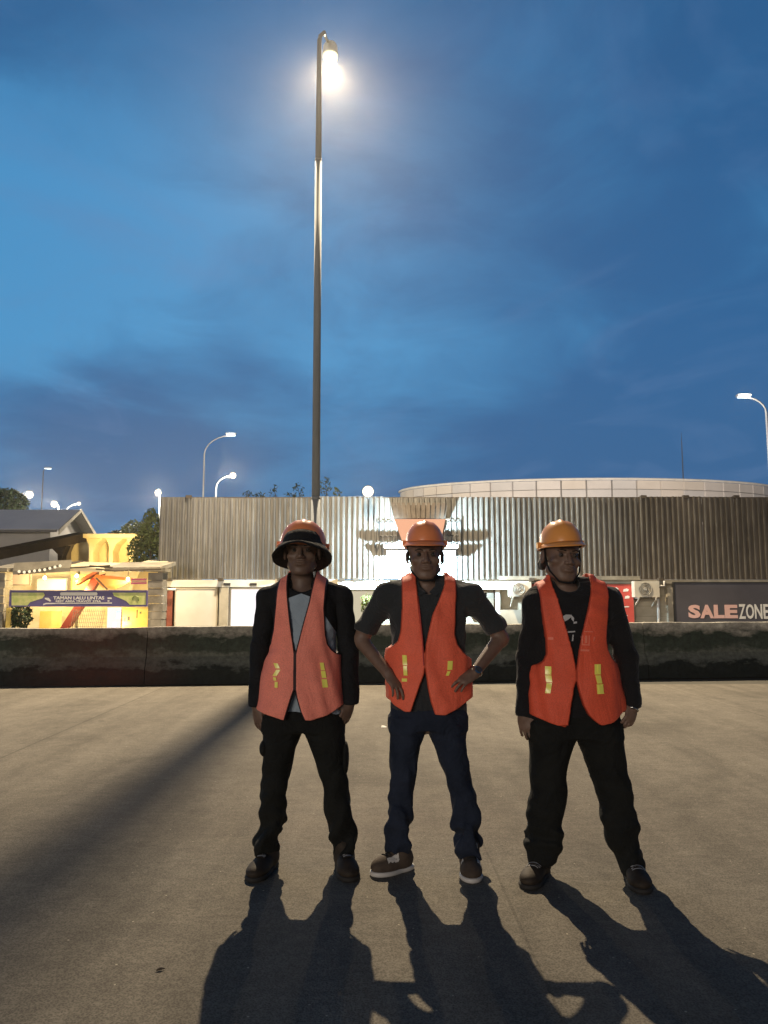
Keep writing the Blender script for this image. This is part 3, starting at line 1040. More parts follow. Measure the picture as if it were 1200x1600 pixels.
# banner
YB = YK - .55
bn, a, b = board('banner', 'purple banner reading TAMAN LALU LINTAS between two stone pillars', 'banner', 16, 924, 229, 946, M['purple'], YB, M['purple'], .05)
def bpoly(pts, mat, nm='print', dy=.004):
    q = [P(x, y, YB - dy) for x, y in pts]
    MB().poly([(p.x, YB - dy, p.z) for p in q]).build(nm, mat, bn)
bpoly([(18, 926), (68, 926), (70, 930), (66, 935), (56, 938), (47, 941), (43, 946), (18, 946)], M['lime'])
bpoly([(228, 926), (176, 926), (178, 931), (188, 935), (197, 939), (203, 945), (228, 945)], M['lime'])
bpoly([(95, 925.5), (151, 925.5), (152.5, 928), (151, 930.5), (95, 930.5), (93.5, 928)], M['wprint'])
bpoly([(68, 943.2), (72, 942), (175, 941.4), (175, 943), (72, 944), (67, 946)], M['wprint'])
bpoly([(70, 934), (76, 934), (80, 939), (78, 940), (70, 936)], M['wprint'])
bpoly([(168, 933.5), (174, 933.5), (175, 936), (168, 936)], M['wprint'])
bpoly([(168, 938), (171, 938), (171, 940), (168, 940)], M['wprint'])
fit_text('TAMAN LALU LINTAS', 83, 163, 931.6, 936.8, YB - .008, M['wprint'], bn, off=.03, ext=.002)
fit_text('REST AREA TRAVOY 379A', 87, 158, 937.8, 941.2, YB - .008, M['wprint'], bn, off=.03, ext=.002)
m = MB()
ring = [P(212 + 5 * math.cos(t_), 936 + 5 * math.sin(t_), YB - .01) for t_ in np.linspace(math.pi * .9, 2.2 * math.pi, 14)]
m.tube(ring, .012, 4); m.build('print', M['leafl'], bn)
# warm lights inside the playground
for (px, py, pw) in ((70, 903, 900), (120, 900, 900), (200, 905, 700)):
    q = P(px, py, YK + 1.2)
    t_ = thing('ceiling_bulb', {70: 'bare warm bulb under the left part of the awning', 120: 'bare warm bulb under the middle of the awning', 200: 'bare warm bulb under the right part of the awning'}[px], 'bulb', q)
    MB().lathe([(.001, -.07), (.06, -.03), (.06, .03), (.02, .07)], q, 12).build('bulb', M['bulb'], t_, True)
    MB().tube([q + Vector((0, 0, .07)), q + Vector((0, 0, .3))], .01, 5).build('cord', M['dark'], t_)
    point('awning_bulb_light', q + Vector((0, -.1, -.16)), pw * .17, (1.0, .74, .34), .1)
q = P(177, 975, YK - .5)
point('poster_light', (q.x, YK - .55, q.z), 90, (1.0, .72, .40), .05)


# ------------------------------------------------------------------ vegetation
def tree(name, label, px, py, Y, rx, rz, n, size, mat, trunk=True, seed=1, cat='tree', ry=None):
    c = P(px, py, Y)
    t_ = thing(name, label, cat, (c.x, Y, 0))
    leaves(c, (rx, ry or rx, rz), n, size, seed).build('crown', mat, t_)
    m = MB()
    m.tube([(c.x, Y, 0), (c.x + .05, Y, c.z * .5), (c.x - .03, Y, c.z)], [.05 + rx * .06, .04 + rx * .045, .02], 8)
    rg = random.Random(seed)
    for k in range(5):
        a = rg.uniform(0, 6.28)
        m.tube([(c.x, Y, c.z - rz * .6), (c.x + math.cos(a) * rx * .6, Y + math.sin(a) * rx * .5, c.z + rz * rg.uniform(-.2, .6))], [.035, .012], 6)
    m.build('trunk', M['bark'], t_)
    return t_
tree('broadleaf_tree', 'dark bushy tree on the skyline at the far left edge', 8, 792, 50, 1.5, 1.25, 2400, .17, M['leafd'], seed=4)
tree('slender_tree', 'tall slender light green tree against the left end of the corrugated shop', 236, 830, 33, .45, 1.0, 1100, .10, M['leafl'], seed=5)
tree('broadleaf_tree', 'low round green tree behind the concrete canopy roof', 213, 838, 46, 1.0, 1.0, 1500, .12, M['leafl'], seed=6)
tree('broadleaf_tree', 'pale leafy tree right of the yellow concrete piers', 226, 862, 34, .75, .95, 1300, .11, M['leafl'], seed=8)
tree('shrub', 'low clump of leaves on the skyline left of the concrete canopy tree', 190, 834, 47, .8, .22, 500, .1, M['leafd'], seed=9, cat='shrub')
tree('small_tree', 'dark leafy plant below the left end of the banner', 32, 962, YK + .2, .36, .42, 700, .075, M['leafd'], seed=10, cat='plant')
for (px, py, rx, rz, n, sd, mt, lab) in ((385, 771, .22, .14, 26, 12, 'leafd', 'small leaf tuft peeping over the shop front, leftmost of its row'),
                                     (407, 774, .30, .09, 26, 13, 'leafd', 'flat leaf tuft peeping over the shop front, second from left'),
                                     (428, 768, .18, .26, 34, 14, 'leafd', 'upright leafy sprig over the shop front, third from left'),
                                     (466, 768, .24, .34, 62, 15, 'leafd', 'tallest dark leafy sprig just left of the lamp post'),
                                     (451, 774, .22, .10, 24, 19, 'leafd', 'low leaf tuft beside the tallest sprig left of the lamp post'),
                                     (508, 762, .26, .42, 90, 16, 'leafb', 'pale bluish leafy sprig just right of the lamp post'),
                                     (527, 770, .16, .24, 40, 17, 'leafl', 'small green sprig over the shop front, right of the bluish one')):
    c = P(px, py, YS + 8)
    t_ = thing('tree_top', lab, 'tree', (c.x, YS + 8, 0), None)
    leaves(c, (rx * 1.2, .3, rz * 1.3), n, .085, sd).build('crown', M[mt], t_)
    MB().tube([(c.x, YS + 8, 0), (c.x + .1, YS + 8, c.z - rz), (c.x, YS + 8, c.z + rz * .4)], [.05, .025, .008], 6).build('trunk', M['bark'], t_)

# ------------------------------------------------------------------ far street lamps
M['white_pole'] = principled('pale_pole', (.13, .14, .15), .6, .1)
def street_lamp(label, px, py, Y, bpx=None, bend=.6, head='led', power=0, size=.16, col=(1.0, .86, .66), pr=.07, stroke=True):
    q = P(px, py, Y)
    bx = P(bpx, py, Y).x if bpx is not None else q.x
    t_ = thing('street_lamp', label, 'street lamp', (bx, Y, 0), 'far street lamps on the skyline')
    m = MB()
    s_ = 1 if q.x > bx else -1
    dxx = abs(q.x - bx)
    if bpx is None:
        m.tube([(bx, Y + .15, 0), (bx, Y + .15, q.z)], [pr, pr * .7], 8)
    else:
        pts = [(bx, Y, 0), (bx, Y, q.z - dxx * .75)]
        for k in range(1, 7):
            a = k / 6 * math.pi / 2
            pts.append((bx + s_ * dxx * (1 - math.cos(a)) * .98, Y, q.z - dxx * .75 + dxx * .73 * math.sin(a)))
        m.tube(pts, [pr, pr * .8] + [pr * .6] * 6, 8)
    m.build('pole', M['white_pole'], t_, True)
    if head == 'led':
        m = MB(); m.box((-.42 * size / .16, -.16, .02), (.42 * size / .16, .16, .14), None, q); m.build('lamp_housing', M['white_pole'], t_)
        m = MB(); m.box((-.34 * size / .16, -.14, -.05), (.34 * size / .16, .14, .015), None, q); m.build('lamp_glass', M['lampc'], t_)
    else:
        m = MB(); m.lathe([(.001, size), (size * .7, size * .7), (size, 0), (size * .7, -size * .7), (.001, -size)], q, 16); m.build('lamp_glass', M['lampw'], t_, True)
        m = MB(); m.lathe([(.001, size * 1.2), (size * .6, size * 1.1), (size * .8, size * .85)], q, 16); m.build('lamp_cap', M['white_pole'], t_, True)
    if power:
        point('street_lamp_light', (q.x, Y - size * 1.6, q.z - size * .3), power, col, .12)
    return t_
street_lamp('far white street lamp head high above the grey roof at the left', 75, 732, 75, 68, size=.13)
street_lamp('big glowing street lamp above the grey roof next to the dark tree', 46, 773, 60, 24, head='globe', size=.30, power=4500)
street_lamp('glowing street lamp just above the ridge of the grey roof', 85, 788, 60, 92, head='globe', size=.26, power=3800)
street_lamp('small pinkish street lamp right of the grey roof ridge', 123, 787, 62, 103, head='globe', size=.15, power=1800)
street_lamp('glowing street lamp at the left end of the corrugated shop front', 247, 770, 50, 250, head='globe', size=.22, power=3800)
street_lamp('tall curved street lamp above the left half of the shop front', 361, 680, 55, 320, size=.14, power=150, pr=.075)
street_lamp('low glowing street lamp beside the tall curved one', 364, 743, 52, 338, head='globe', size=.22, power=3800)
street_lamp('tall curved street lamp at the right edge, above the round building', 1162, 620, 44, 1196, size=.15, power=300, pr=.09)
c = P(1065, 690, 120)
t_ = thing('mast', 'faint thin mast behind the round building', 'mast', (c.x, 120, 0))
MB().tube([(c.x, 120, 0), (c.x, 120, c.z)], [.22, .07], 8).build('pole', principled('faint_mast', (.14, .18, .26), .6), t_)
MB().tube([(c.x, 120, c.z), (c.x, 120, c.z + 1.5)], [.04, .02], 6).build('tip', M['white_pole'], t_)

# ------------------------------------------------------------------ litter
q = G(600, 1137)
m = MB(); m.prism([(q.x - .03, q.y - .012, .003), (q.x + .01, q.y - .022, .003), (q.x + .035, q.y + .004, .004), (q.x + .005, q.y + .02, .016), (q.x - .025, q.y + .015, .02)], (0, 0, .003))
tag(m.build('paper_scrap', M['white']), 'small crumpled white paper scrap on the ground left of the middle man', 'paper scrap')
q = G(250, 1517)
m = MB(); m.tube([q + Vector((-.012, -.006, .005)), q + Vector((0, .002, .008)), q + Vector((.016, .008, .006))], [.003, .006, .002], 6)
tag(m.build('dry_leaf', M['brown']), 'small dark dry leaf lying alone at the bottom left', 'leaf')
# ------------------------------------------------------------------ humid evening air
m = MB(); m.box((-95, -20, -1), (95, 150, 34))
hz = m.build('haze', None)
hm_ = bpy.data.materials.new('humid_air'); hm_.use_nodes = True
hm_.node_tree.nodes.clear(); ht = NT(hm_.node_tree)
hv = ht.n('ShaderNodeVolumePrincipled', {'Color': (.94, .92, .86, 1), 'Density': HAZE, 'Anisotropy': .72})
ho = ht.n('ShaderNodeOutputMaterial'); hm_.node_tree.links.new(hv.outputs[0], ho.inputs['Volume'])
hz.data.materials.append(hm_)
hz['kind'] = 'stuff'
# ------------------------------------------------------------------ people: implicit surfaces
def nets(val, lo, h):
    s = val < 0
    c = np.zeros(tuple(n - 1 for n in val.shape), np.int8)
    for i in (0, 1):
        for j in (0, 1):
            for k in (0, 1):
                c += s[i:s.shape[0] - 1 + i, j:s.shape[1] - 1 + j, k:s.shape[2] - 1 + k]
    act = (c > 0) & (c < 8)
    ijk = np.argwhere(act)
    idx = np.full(act.shape, -1, np.int32)
    idx[act] = np.arange(len(ijk))
    pos = np.zeros((len(ijk), 3))
    cnt = np.zeros(len(ijk))
    corners = [(i, j, k) for i in (0, 1) for j in (0, 1) for k in (0, 1)]
    for a in corners:
        for ax in range(3):
            if a[ax]:
                continue
            b = list(a); b[ax] = 1
            va = val[tuple((ijk + a).T)]
            vb = val[tuple((ijk + b).T)]
            m = (va < 0) != (vb < 0)
            t = np.where(m, va / np.where(m, va - vb, 1), 0)
            p = np.tile(np.array(a, float), (len(ijk), 1))
            p[:, ax] += t
            pos += p * m[:, None]
            cnt += m
    pos = (ijk + pos / cnt[:, None]) * h + np.array(lo)
    faces = []
    for ax in range(3):
        o1, o2 = [(1, 2), (2, 0), (0, 1)][ax]
        sl0 = [slice(1, -1)] * 3; sl1 = [slice(1, -1)] * 3
        sl0[ax] = slice(0, val.shape[ax] - 1); sl1[ax] = slice(1, val.shape[ax])
        a, b = s[tuple(sl0)], s[tuple(sl1)]
        e = np.argwhere(a != b)
        off = [1, 1, 1]; off[ax] = 0
        e = e + off
        aa = s[tuple(e.T)]
        q = []
        for (d1, d2) in ((-1, -1), (0, -1), (0, 0), (-1, 0)):
            f = e.copy(); f[:, o1] += d1; f[:, o2] += d2
            q.append(idx[tuple(f.T)])
        q = np.stack(q, 1)
        q[~aa] = q[~aa][:, ::-1]
        faces.append(q)
    faces = np.concatenate(faces)
    return pos, faces[(faces >= 0).all(1)]


def to_mesh(name, pos, faces):
    me = bpy.data.meshes.new(name)
    me.vertices.add(len(pos))
    me.vertices.foreach_set('co', pos.astype(np.float32).ravel())
    me.loops.add(len(faces) * 4)
    me.loops.foreach_set('vertex_index', faces.astype(np.int32).ravel())
    me.polygons.add(len(faces))
    me.polygons.foreach_set('loop_start', np.arange(0, len(faces) * 4, 4, dtype=np.int32))
    me.update(calc_edges=True)
    me.validate()
    me.shade_smooth()
    return me


def lap(pos, faces, it=2, lam=.5):
    n = len(pos)
    for _ in range(it):
        acc = np.zeros_like(pos); cnt = np.zeros(n)
        for k in range(4):
            a, b = faces[:, k], faces[:, (k + 1) % 4]
            for c_ in range(3):
                acc[:, c_] += np.bincount(a, pos[b, c_], n) + np.bincount(b, pos[a, c_], n)
            cnt += np.bincount(a, minlength=n) + np.bincount(b, minlength=n)
        pos = pos + lam * (acc / np.maximum(cnt, 1)[:, None] - pos)
    return pos


class Field:
    def __init__(s, lo, hi, h, val=None):
        s.h = h
        s.lo = np.array(lo, float)
        s.n = np.ceil((np.array(hi) - s.lo) / h).astype(int) + 1
        s.ax = [s.lo[i] + np.arange(s.n[i]) * h for i in range(3)]
        s.v = np.full(tuple(s.n), .5, np.float32) if val is None else val

    def copy(s):
        f = Field.__new__(Field)
        f.h, f.lo, f.n, f.ax, f.v = s.h, s.lo, s.n, s.ax, s.v.copy()
        return f

    def sub(s, lo, hi):
        sl = []
        for i in range(3):
            a = int(max(0, math.floor((lo[i] - s.lo[i]) / s.h)))
            b = int(min(s.n[i], math.ceil((hi[i] - s.lo[i]) / s.h) + 1))
            sl.append(slice(a, max(a + 1, b)))
        return tuple(sl), np.meshgrid(s.ax[0][sl[0]], s.ax[1][sl[1]], s.ax[2][sl[2]], indexing='ij', sparse=True)

    def put(s, fn, lo, hi, k=0.0, op='add'):
        pad = .05 + k
        sl, (X, Y, Z) = s.sub(np.array(lo) - pad, np.array(hi) + pad)
        d = fn(X, Y, Z)
        a = s.v[sl]
        if op == 'add':
            if k > 0:
                h_ = np.clip(.5 + .5 * (a - d) / k, 0, 1)
                s.v[sl] = a * (1 - h_) + d * h_ - k * h_ * (1 - h_)
            else:
                s.v[sl] = np.minimum(a, d)
        else:
            if k > 0:
                h_ = np.clip(.5 - .5 * (a + d) / k, 0, 1)
                s.v[sl] = a * (1 - h_) + (-d) * h_ + k * h_ * (1 - h_)
            else:
                s.v[sl] = np.maximum(a, -d)

    def ell(s, c, r, k=0.0, op='add', rot=None):
        c, r = np.array(c, float), np.array(r, float)
        Rm = np.array(rot) if rot is not None else None
        mr = r.max() if rot is not None else r

        def fn(X, Y, Z):
            x, y, z = X - c[0], Y - c[1], Z - c[2]
            if Rm is not None:
                x, y, z = (Rm[0, 0] * x + Rm[1, 0] * y + Rm[2, 0] * z, Rm[0, 1] * x + Rm[1, 1] * y + Rm[2, 1] * z,
                           Rm[0, 2] * x + Rm[1, 2] * y + Rm[2, 2] * z)
            k0 = np.sqrt((x / r[0]) ** 2 + (y / r[1]) ** 2 + (z / r[2]) ** 2)
            k1 = np.sqrt((x / r[0] ** 2) ** 2 + (y / r[1] ** 2) ** 2 + (z / r[2] ** 2) ** 2) + 1e-9
            return (k0 * (k0 - 1) / k1).astype(np.float32)
        s.put(fn, c - mr, c + mr, k, op)

    def cap(s, a, b, ra, rb, k=0.0, op='add', flat=None, clipz=None):
        a, b = np.array(a, float), np.array(b, float)
        ab = b - a
        L2 = ab @ ab + 1e-12

        def fn(X, Y, Z):
            t = np.clip(((X - a[0]) * ab[0] + (Y - a[1]) * ab[1] + (Z - a[2]) * ab[2]) / L2, 0, 1)
            r_ = ra + (rb - ra) * t
            fy = 1.0 if flat is None else flat
            d = np.sqrt((X - a[0] - t * ab[0]) ** 2 + ((Y - a[1] - t * ab[1]) / fy) ** 2 + (Z - a[2] - t * ab[2]) ** 2) - r_
            if clipz is not None:
                d = np.maximum(d, clipz(X, Y, Z))
            return d.astype(np.float32)
        mr = max(ra, rb)
        s.put(fn, np.minimum(a, b) - mr, np.maximum(a, b) + mr, k, op)

    def secs(s, rows, k=0.0, op='add', pw=2.0, amp=None):
        """stack of horizontal elliptic sections (z, cx, cy, rx, ry)"""
        rows = sorted(rows)
        R_ = np.array(rows, float)
        z0, z1 = R_[0, 0], R_[-1, 0]
        zz = np.arange(z0 - .08, z1 + .08, .004)
        cols = []
        for j in range(1, 5):
            v = np.interp(zz, R_[:, 0], R_[:, j])
            ker = np.hanning(9); ker /= ker.sum()
            v = np.convolve(np.pad(v, 4, mode='edge'), ker, 'valid')
            cols.append(v)

        def fn(X, Y, Z):
            zf = Z.ravel()
            cx, cy, rx, ry = [np.interp(zf, zz, c_).reshape(1, 1, -1) for c_ in cols]
            u, v = np.abs(X - cx) / rx, np.abs(Y - cy) / ry
            q = (u ** pw + v ** pw) ** (1 / pw)
            d = (q - 1) * np.minimum(rx, ry)
            dz_ = np.maximum(z0 - Z, Z - z1)
            d = np.maximum(d, dz_ + 0 * d)
            if amp is not None:
                d = d + amp(X, Y, Z)
            return d.astype(np.float32)
        mx = (R_[:, 1] + R_[:, 3]).max(); mn = (R_[:, 1] - R_[:, 3]).min()
        my = (R_[:, 2] + R_[:, 4]).max(); ny = (R_[:, 2] - R_[:, 4]).min()
        s.put(fn, (mn, ny, z0), (mx, my, z1), k, op)

    def mesh(s, name, smooth=1, lam=.5):
        pos, f = nets(s.v, s.lo, s.h)
        if smooth:
            pos = lap(pos, f, smooth, lam)
        return pos, f


def folds(amp, fx=1.0, seed=0.0, zc=None, zw=.12):
    def f(X, Y, Z):
        a = amp
        if zc is not None:
            a = amp * (.35 + sum(np.exp(-((Z - z_) / zw) ** 2) * m_ for z_, m_ in zc))
        w1 = np.sin(31 * Z * fx + 9 * X + 5 * np.sin(13 * Y + seed) + 3 * np.sin(17 * X + seed * 2) + seed)
        w2 = np.sin(57 * Z * fx - 21 * X + 11 * Y + 4 * np.sin(11 * X + 7 * Y + 9 * Z) + seed * 3)
        w3 = np.sin(23 * X + 15 * Z + 19 * Y + seed * 1.7)
        return a * (.5 * w1 + .3 * w2 + .35 * w3)
    return f


def cloth(name, col, col2=None, rough=.85, scale=220.0, spec=.2, sheen=0.0, bs=.2):
    def f(t, b):
        p = worldpos(t)
        n = t.noise(p, 9.0, 5.0, .6)
        L(t, t.ramp(n, [(.35, col), (.65, col2 or col)]), b, 'Base Color')
        wv = t.noise(p, scale, 2.0, .5)
        cr = t.noise(p, 8.0, 4.0, .55, 1.8)
        bump(t, b, t.math('ADD', t.math('MULTIPLY', wv, .15), t.math('MULTIPLY', cr, 1.8)), .6, .02)
        b.inputs['Sheen Weight'].default_value = sheen
        b.inputs['Sheen Roughness'].default_value = .5
    return principled(name, col, rough, 0, spec, f)


def vestmat(name, col, edgecol, ew):
    def f(t, b):
        p = worldpos(t)
        n = t.noise(p, 7.0, 4.0, .6)
        c = t.ramp(n, [(.35, col), (.65, tuple(v * .88 for v in col))])
        # loose mesh weave
        wv = t.noise(p, 260.0, 2.0, .6)
        c = t.mix(1.0, c, t.ramp(wv, [(.35, .82), (.6, 1.08)]), 'MULTIPLY')
        at = t.n('ShaderNodeAttribute', None, attribute_name='edge').outputs['Fac']
        c = t.mix(t.math('LESS_THAN', at, ew), c, edgecol)
        L(t, c, b, 'Base Color')
        st_ = t.n('ShaderNodeVectorMath', {0: p, 1: (6.0, 4.0, 2.4)}, operation='MULTIPLY').outputs[0]
        cr = t.noise(st_, 1.0, 5.0, .6, 1.6)
        bump(t, b, t.math('ADD', t.math('MULTIPLY', wv, .12), t.math('MULTIPLY', cr, 2.0)), .42, .016)
    return principled(name, col, .62, 0, .3, f)


SK = mottled('skin', (.15, .095, .070), (.19, .12, .088), 30.0, .5, .4, bs=.08, bd=.003)
SK1 = mottled('skin_dark', (.12, .075, .055), (.15, .095, .068), 30.0, .5, .4, bs=.08, bd=.003)
HAIR = mottled('hair', (.010, .009, .008), (.02, .018, .016), 90.0, .6, .3, bs=.6, bd=.01)
EYEW = principled('eye_white', (.07, .058, .05), .4)
EYED = principled('eye_dark', (.012, .009, .008), .15)
BLK = cloth('black_cloth', (.007, .008, .010), (.011, .012, .015), sheen=.0)
BLKN = cloth('black_jersey', (.008, .008, .010), (.012, .012, .014), sheen=.1)
CHAR = cloth('charcoal_shirt', (.022, .026, .030), (.03, .034, .038), sheen=.2)
JEAN = cloth('navy_denim', (.012, .018, .034), (.020, .028, .05), scale=300.0)
TROU = cloth('black_trousers', (.007, .008, .008), (.012, .013, .012))
def raglan():
    m_ = cloth('grey_blue_jersey', (.30, .37, .44), (.34, .42, .49))
    t = NT(m_.node_tree); b_ = m_.node_tree.nodes['Principled BSDF']
    src = b_.inputs['Base Color'].links[0].from_socket
    s_ = t.n('ShaderNodeSeparateXYZ', {0: worldpos(t)})
    q_ = P(474, 940, 4.06); q2_ = P(474, 931, 3.97)
    ax__ = t.math('ABSOLUTE', t.math('SUBTRACT', s_.outputs[0], q_.x))
    k1_ = t.math('GREATER_THAN', ax__, t.math('ADD', .078, t.math('MULTIPLY', t.math('MAXIMUM', t.math('SUBTRACT', q_.z, s_.outputs[2]), 0.0), .62)))
    k2_ = t.math('GREATER_THAN', t.math('ADD', s_.outputs[2], t.math('MULTIPLY', ax__, .35)), q2_.z + .012)
    k_ = t.math('MAXIMUM', k1_, k2_)
    m_.node_tree.links.new(t.mix(k_, src, (.008, .009, .012)), b_.inputs['Base Color'])
    return m_
GREYT = raglan()
HELO = principled('orange_helmet', (.84, .27, .10), .33, 0, .5)
HELO2 = principled('amber_helmet', (.82, .34, .08), .33, 0, .5)
STRIP = principled('reflective_yellow', (.98, .92, .16), .3, 0, .8)
STRIPD = principled('strip_seam', (.35, .33, .08), .5)
SHOE_D = mottled('dark_leather', (.020, .015, .011), (.042, .030, .020), 18.0, .7)
SHOE_G = mottled('brown_suede', (.055, .040, .030), (.085, .064, .048), 20.0, .8)
SHOE_W = principled('pale_shoe', (.55, .53, .50), .45)
SOLE = principled('shoe_sole', (.02, .018, .016), .8)
METAL = principled('watch_steel', (.6, .6, .58), .2, 1.0)


def rot_m(yaw=0, tilt=0, nod=0):
    return np.array((Matrix.Rotation(yaw, 3, 'Z') @ Matrix.Rotation(tilt, 3, 'Y') @ Matrix.Rotation(nod, 3, 'X')))


def head(F_, H, Rm, sc=1.0, wide=1.0):
    """face towards -y; H = point between the eyes, inside the head at ear depth"""
    def T(p): return np.array(H) + Rm @ (np.array(p, float) * sc * np.array((wide, 1, 1)))
    def E(c, r, k=.012, op='add', rr=None):
        F_.ell(T(c), np.array(r) * sc * np.array((wide, 1, 1)), k, op, rr if rr is not None else Rm)
    def Cp(a, b, ra, rb, k=.01, op='add'): F_.cap(T(a), T(b), ra * sc, rb * sc, k, op)
    E((0, .018, .040), (.077, .096, .082), 0)
    E((0, -.020, -.035), (.063, .072, .085), .02)
    E((0, -.045, -.082), (.050, .042, .036), .02)
    E((0, -.070, -.106), (.024, .020, .017), .015)
    Cp((.052, 0, -.07), (.022, -.065, -.104), .018, .014, .02)
    Cp((-.052, 0, -.07), (-.022, -.065, -.104), .018, .014, .02)
    E((.043, -.062, -.030), (.022, .022, .018), .015)      # cheekbones
    E((-.043, -.062, -.030), (.022, .022, .018), .015)
    Cp((-.038, -.082, .020), (.038, -.082, .020), .009, .009, .012)   # brow
    E((.031, -.098, -.001), (.019, .016, .012), .012, 'sub')
    E((-.031, -.098, -.001), (.019, .016, .012), .012, 'sub')
    Cp((0, -.090, .006), (0, -.112, -.034), .0075, .0115, .008)       # nose
    E((.012, -.100, -.038), (.0095, .011, .0085), .006)
    E((-.012, -.100, -.038), (.0095, .011, .0085), .006)
    E((0, -.086, -.062), (.028, .014, .020), .012)
    E((.0, -.098, -.0605), (.023, .0075, .0055), .004)
    E((.0, -.096, -.0725), (.019, .0080, .0065), .004)
    E((.0, -.104, -.0665), (.022, .006, .0018), .003, 'sub')
    for sx in (-1, 1):
        E((sx * .080, .012, -.010), (.010, .020, .032), .006)
        E((sx * .088, .004, -.008), (.006, .010, .018), .004, 'sub')
    return T


def hand(F_, wrist, d, side, curl=.35, sc=1.0, k=.008, spread=.1, thumb_in=.5, r0=.026):
    """d = finger direction, side = direction of the thumb; palm normal (curl direction) = d x side"""
    wrist = np.array(wrist, float)
    d = np.array(d, float); d /= np.linalg.norm(d)
    side = np.array(side, float); side -= d * (side @ d); side /= np.linalg.norm(side)
    n = np.cross(d, side)
    if curl < 0:
        n = -n; curl = -curl
    fr = np.stack([side, n, d], 1)
    F_.ell(wrist + d * .045 * sc, (.040 * sc, .0155 * sc, .052 * sc), .015, 'add', fr)
    F_.cap(wrist, wrist + d * .03 * sc, r0 * sc * .95, .022 * sc, .015)
    for i, (o, ln, rr) in enumerate(((.030, .070, .0088), (.0105, .078, .0090), (-.0100, .072, .0086), (-.0290, .056, .0077))):
        p = wrist + d * (.080 - .004 * abs(i - 1)) * sc + side * o * sc
        dd = d + side * (o / .03) * spread
        dd /= np.linalg.norm(dd)
        ang = 0.0
        for j, f in enumerate((.46, .31, .23)):
            ang += curl * (1.0 if j else .7) * (1 + .10 * i)
            v = dd * math.cos(ang) + n * math.sin(ang)
            q = p + v * ln * f * sc
            F_.cap(p, q, rr * (1 - .07 * j) * sc, rr * (1 - .07 * (j + 1)) * sc, .003 if j else .007)
            p = q
    p = wrist + d * .022 * sc + side * .026 * sc + n * .006
    v = d * .75 + side * .75 * (1 - thumb_in) + n * thumb_in * .8
    v /= np.linalg.norm(v)
    q = p + v * .042 * sc
    F_.cap(p, q, .0145 * sc, .0105 * sc, .010)
    v2 = v + d * .45 + n * .15; v2 /= np.linalg.norm(v2)
    F_.cap(q, q + v2 * .034 * sc, .0105 * sc, .0085 * sc, .005)


def helmet(parent, c, rx, ry, hz, Rm, mat, visor=.045, lug=True):
    """hard hat: ribbed dome, brim with a front peak, strap lugs"""
    c = Vector(c)
    Rv = Matrix(Rm.tolist())
    V, Fc = [], []
    nt, na = 15, 48
    for i in range(nt + 1):
        th = math.pi / 2 * i / nt
        for j in range(na):
            a = 2 * math.pi * j / na
            ca, sa = math.cos(a), math.sin(a)
            rr = math.cos(th) ** .86
            z = hz * math.sin(th) ** .95
            ridge = 1.0
            # crown ridges running front to back
            x = rx * rr * ca
            for xo, am in ((0, .006), (.045, .003), (-.045, .003)):
                z += am * math.exp(-((x - xo) / .011) ** 2) * math.sin(th)
            V.append(Vector((x, ry * rr * sa, z)))
    for i in range(nt):
        for j in range(na):
            j2 = (j + 1) % na
            Fc.append((i * na + j, i * na + j2, (i + 1) * na + j2, (i + 1) * na + j))
    me = bpy.data.meshes.new('shell')
    me.from_pydata([tuple(c + Rv @ v) for v in V], [], Fc)
    me.shade_smooth()
    hm = link('helmet', me, mat, parent)
    sol = hm.modifiers.new('thick', 'SOLIDIFY'); sol.thickness = .0035; sol.offset = -1
    V, Fc = [], []
    prof_ = [(0.985, .004), (1.0, -.004), (1.04, -.010), (1.10, -.014)]
    for pi_, (f_, z_) in enumerate(prof_):
        for j in range(na):
            a = 2 * math.pi * j / na
            front = max(0, -math.sin(a)) ** 3
            ext = (pi_ / 3.0) * (visor * front + .010)
            ca, sa = math.cos(a), math.sin(a)
            V.append(Vector(((rx * min(f_, 1.0) + ext) * ca, (ry * min(f_, 1.0) + ext * 1.0) * sa, z_ - .012 * front * pi_ / 3)))
    for k in range(3):
        for j in range(na):
            j2 = (j + 1) % na
            Fc.append((k * na + j, k * na + j2, (k + 1) * na + j2, (k + 1) * na + j))
    me = bpy.data.meshes.new('brim')
    me.from_pydata([tuple(c + Rv @ v) for v in V], [], Fc)
    me.shade_smooth()
    br = link('brim', me, mat, hm)
    sol = br.modifiers.new('thick', 'SOLIDIFY'); sol.thickness = .004
    if lug:
        for sx in (-1, 1):
            m = MB(); m.box((-.009, -.014, -.012), (.009, .014, .016), Rv, c + Rv @ Vector((sx * (rx + .008), .01, .006)))
            m.build('strap_lug', mat, hm)
    # inner head band
    m = MB()
    ring = [c + Rv @ Vector((rx * .90 * math.cos(a), ry * .90 * math.sin(a), -.006)) for a in np.linspace(0, 2 * math.pi, 33)]
    m.tube(ring, .010, 6, False)
    m.build('head_band', BLK, hm, True)
    return hm


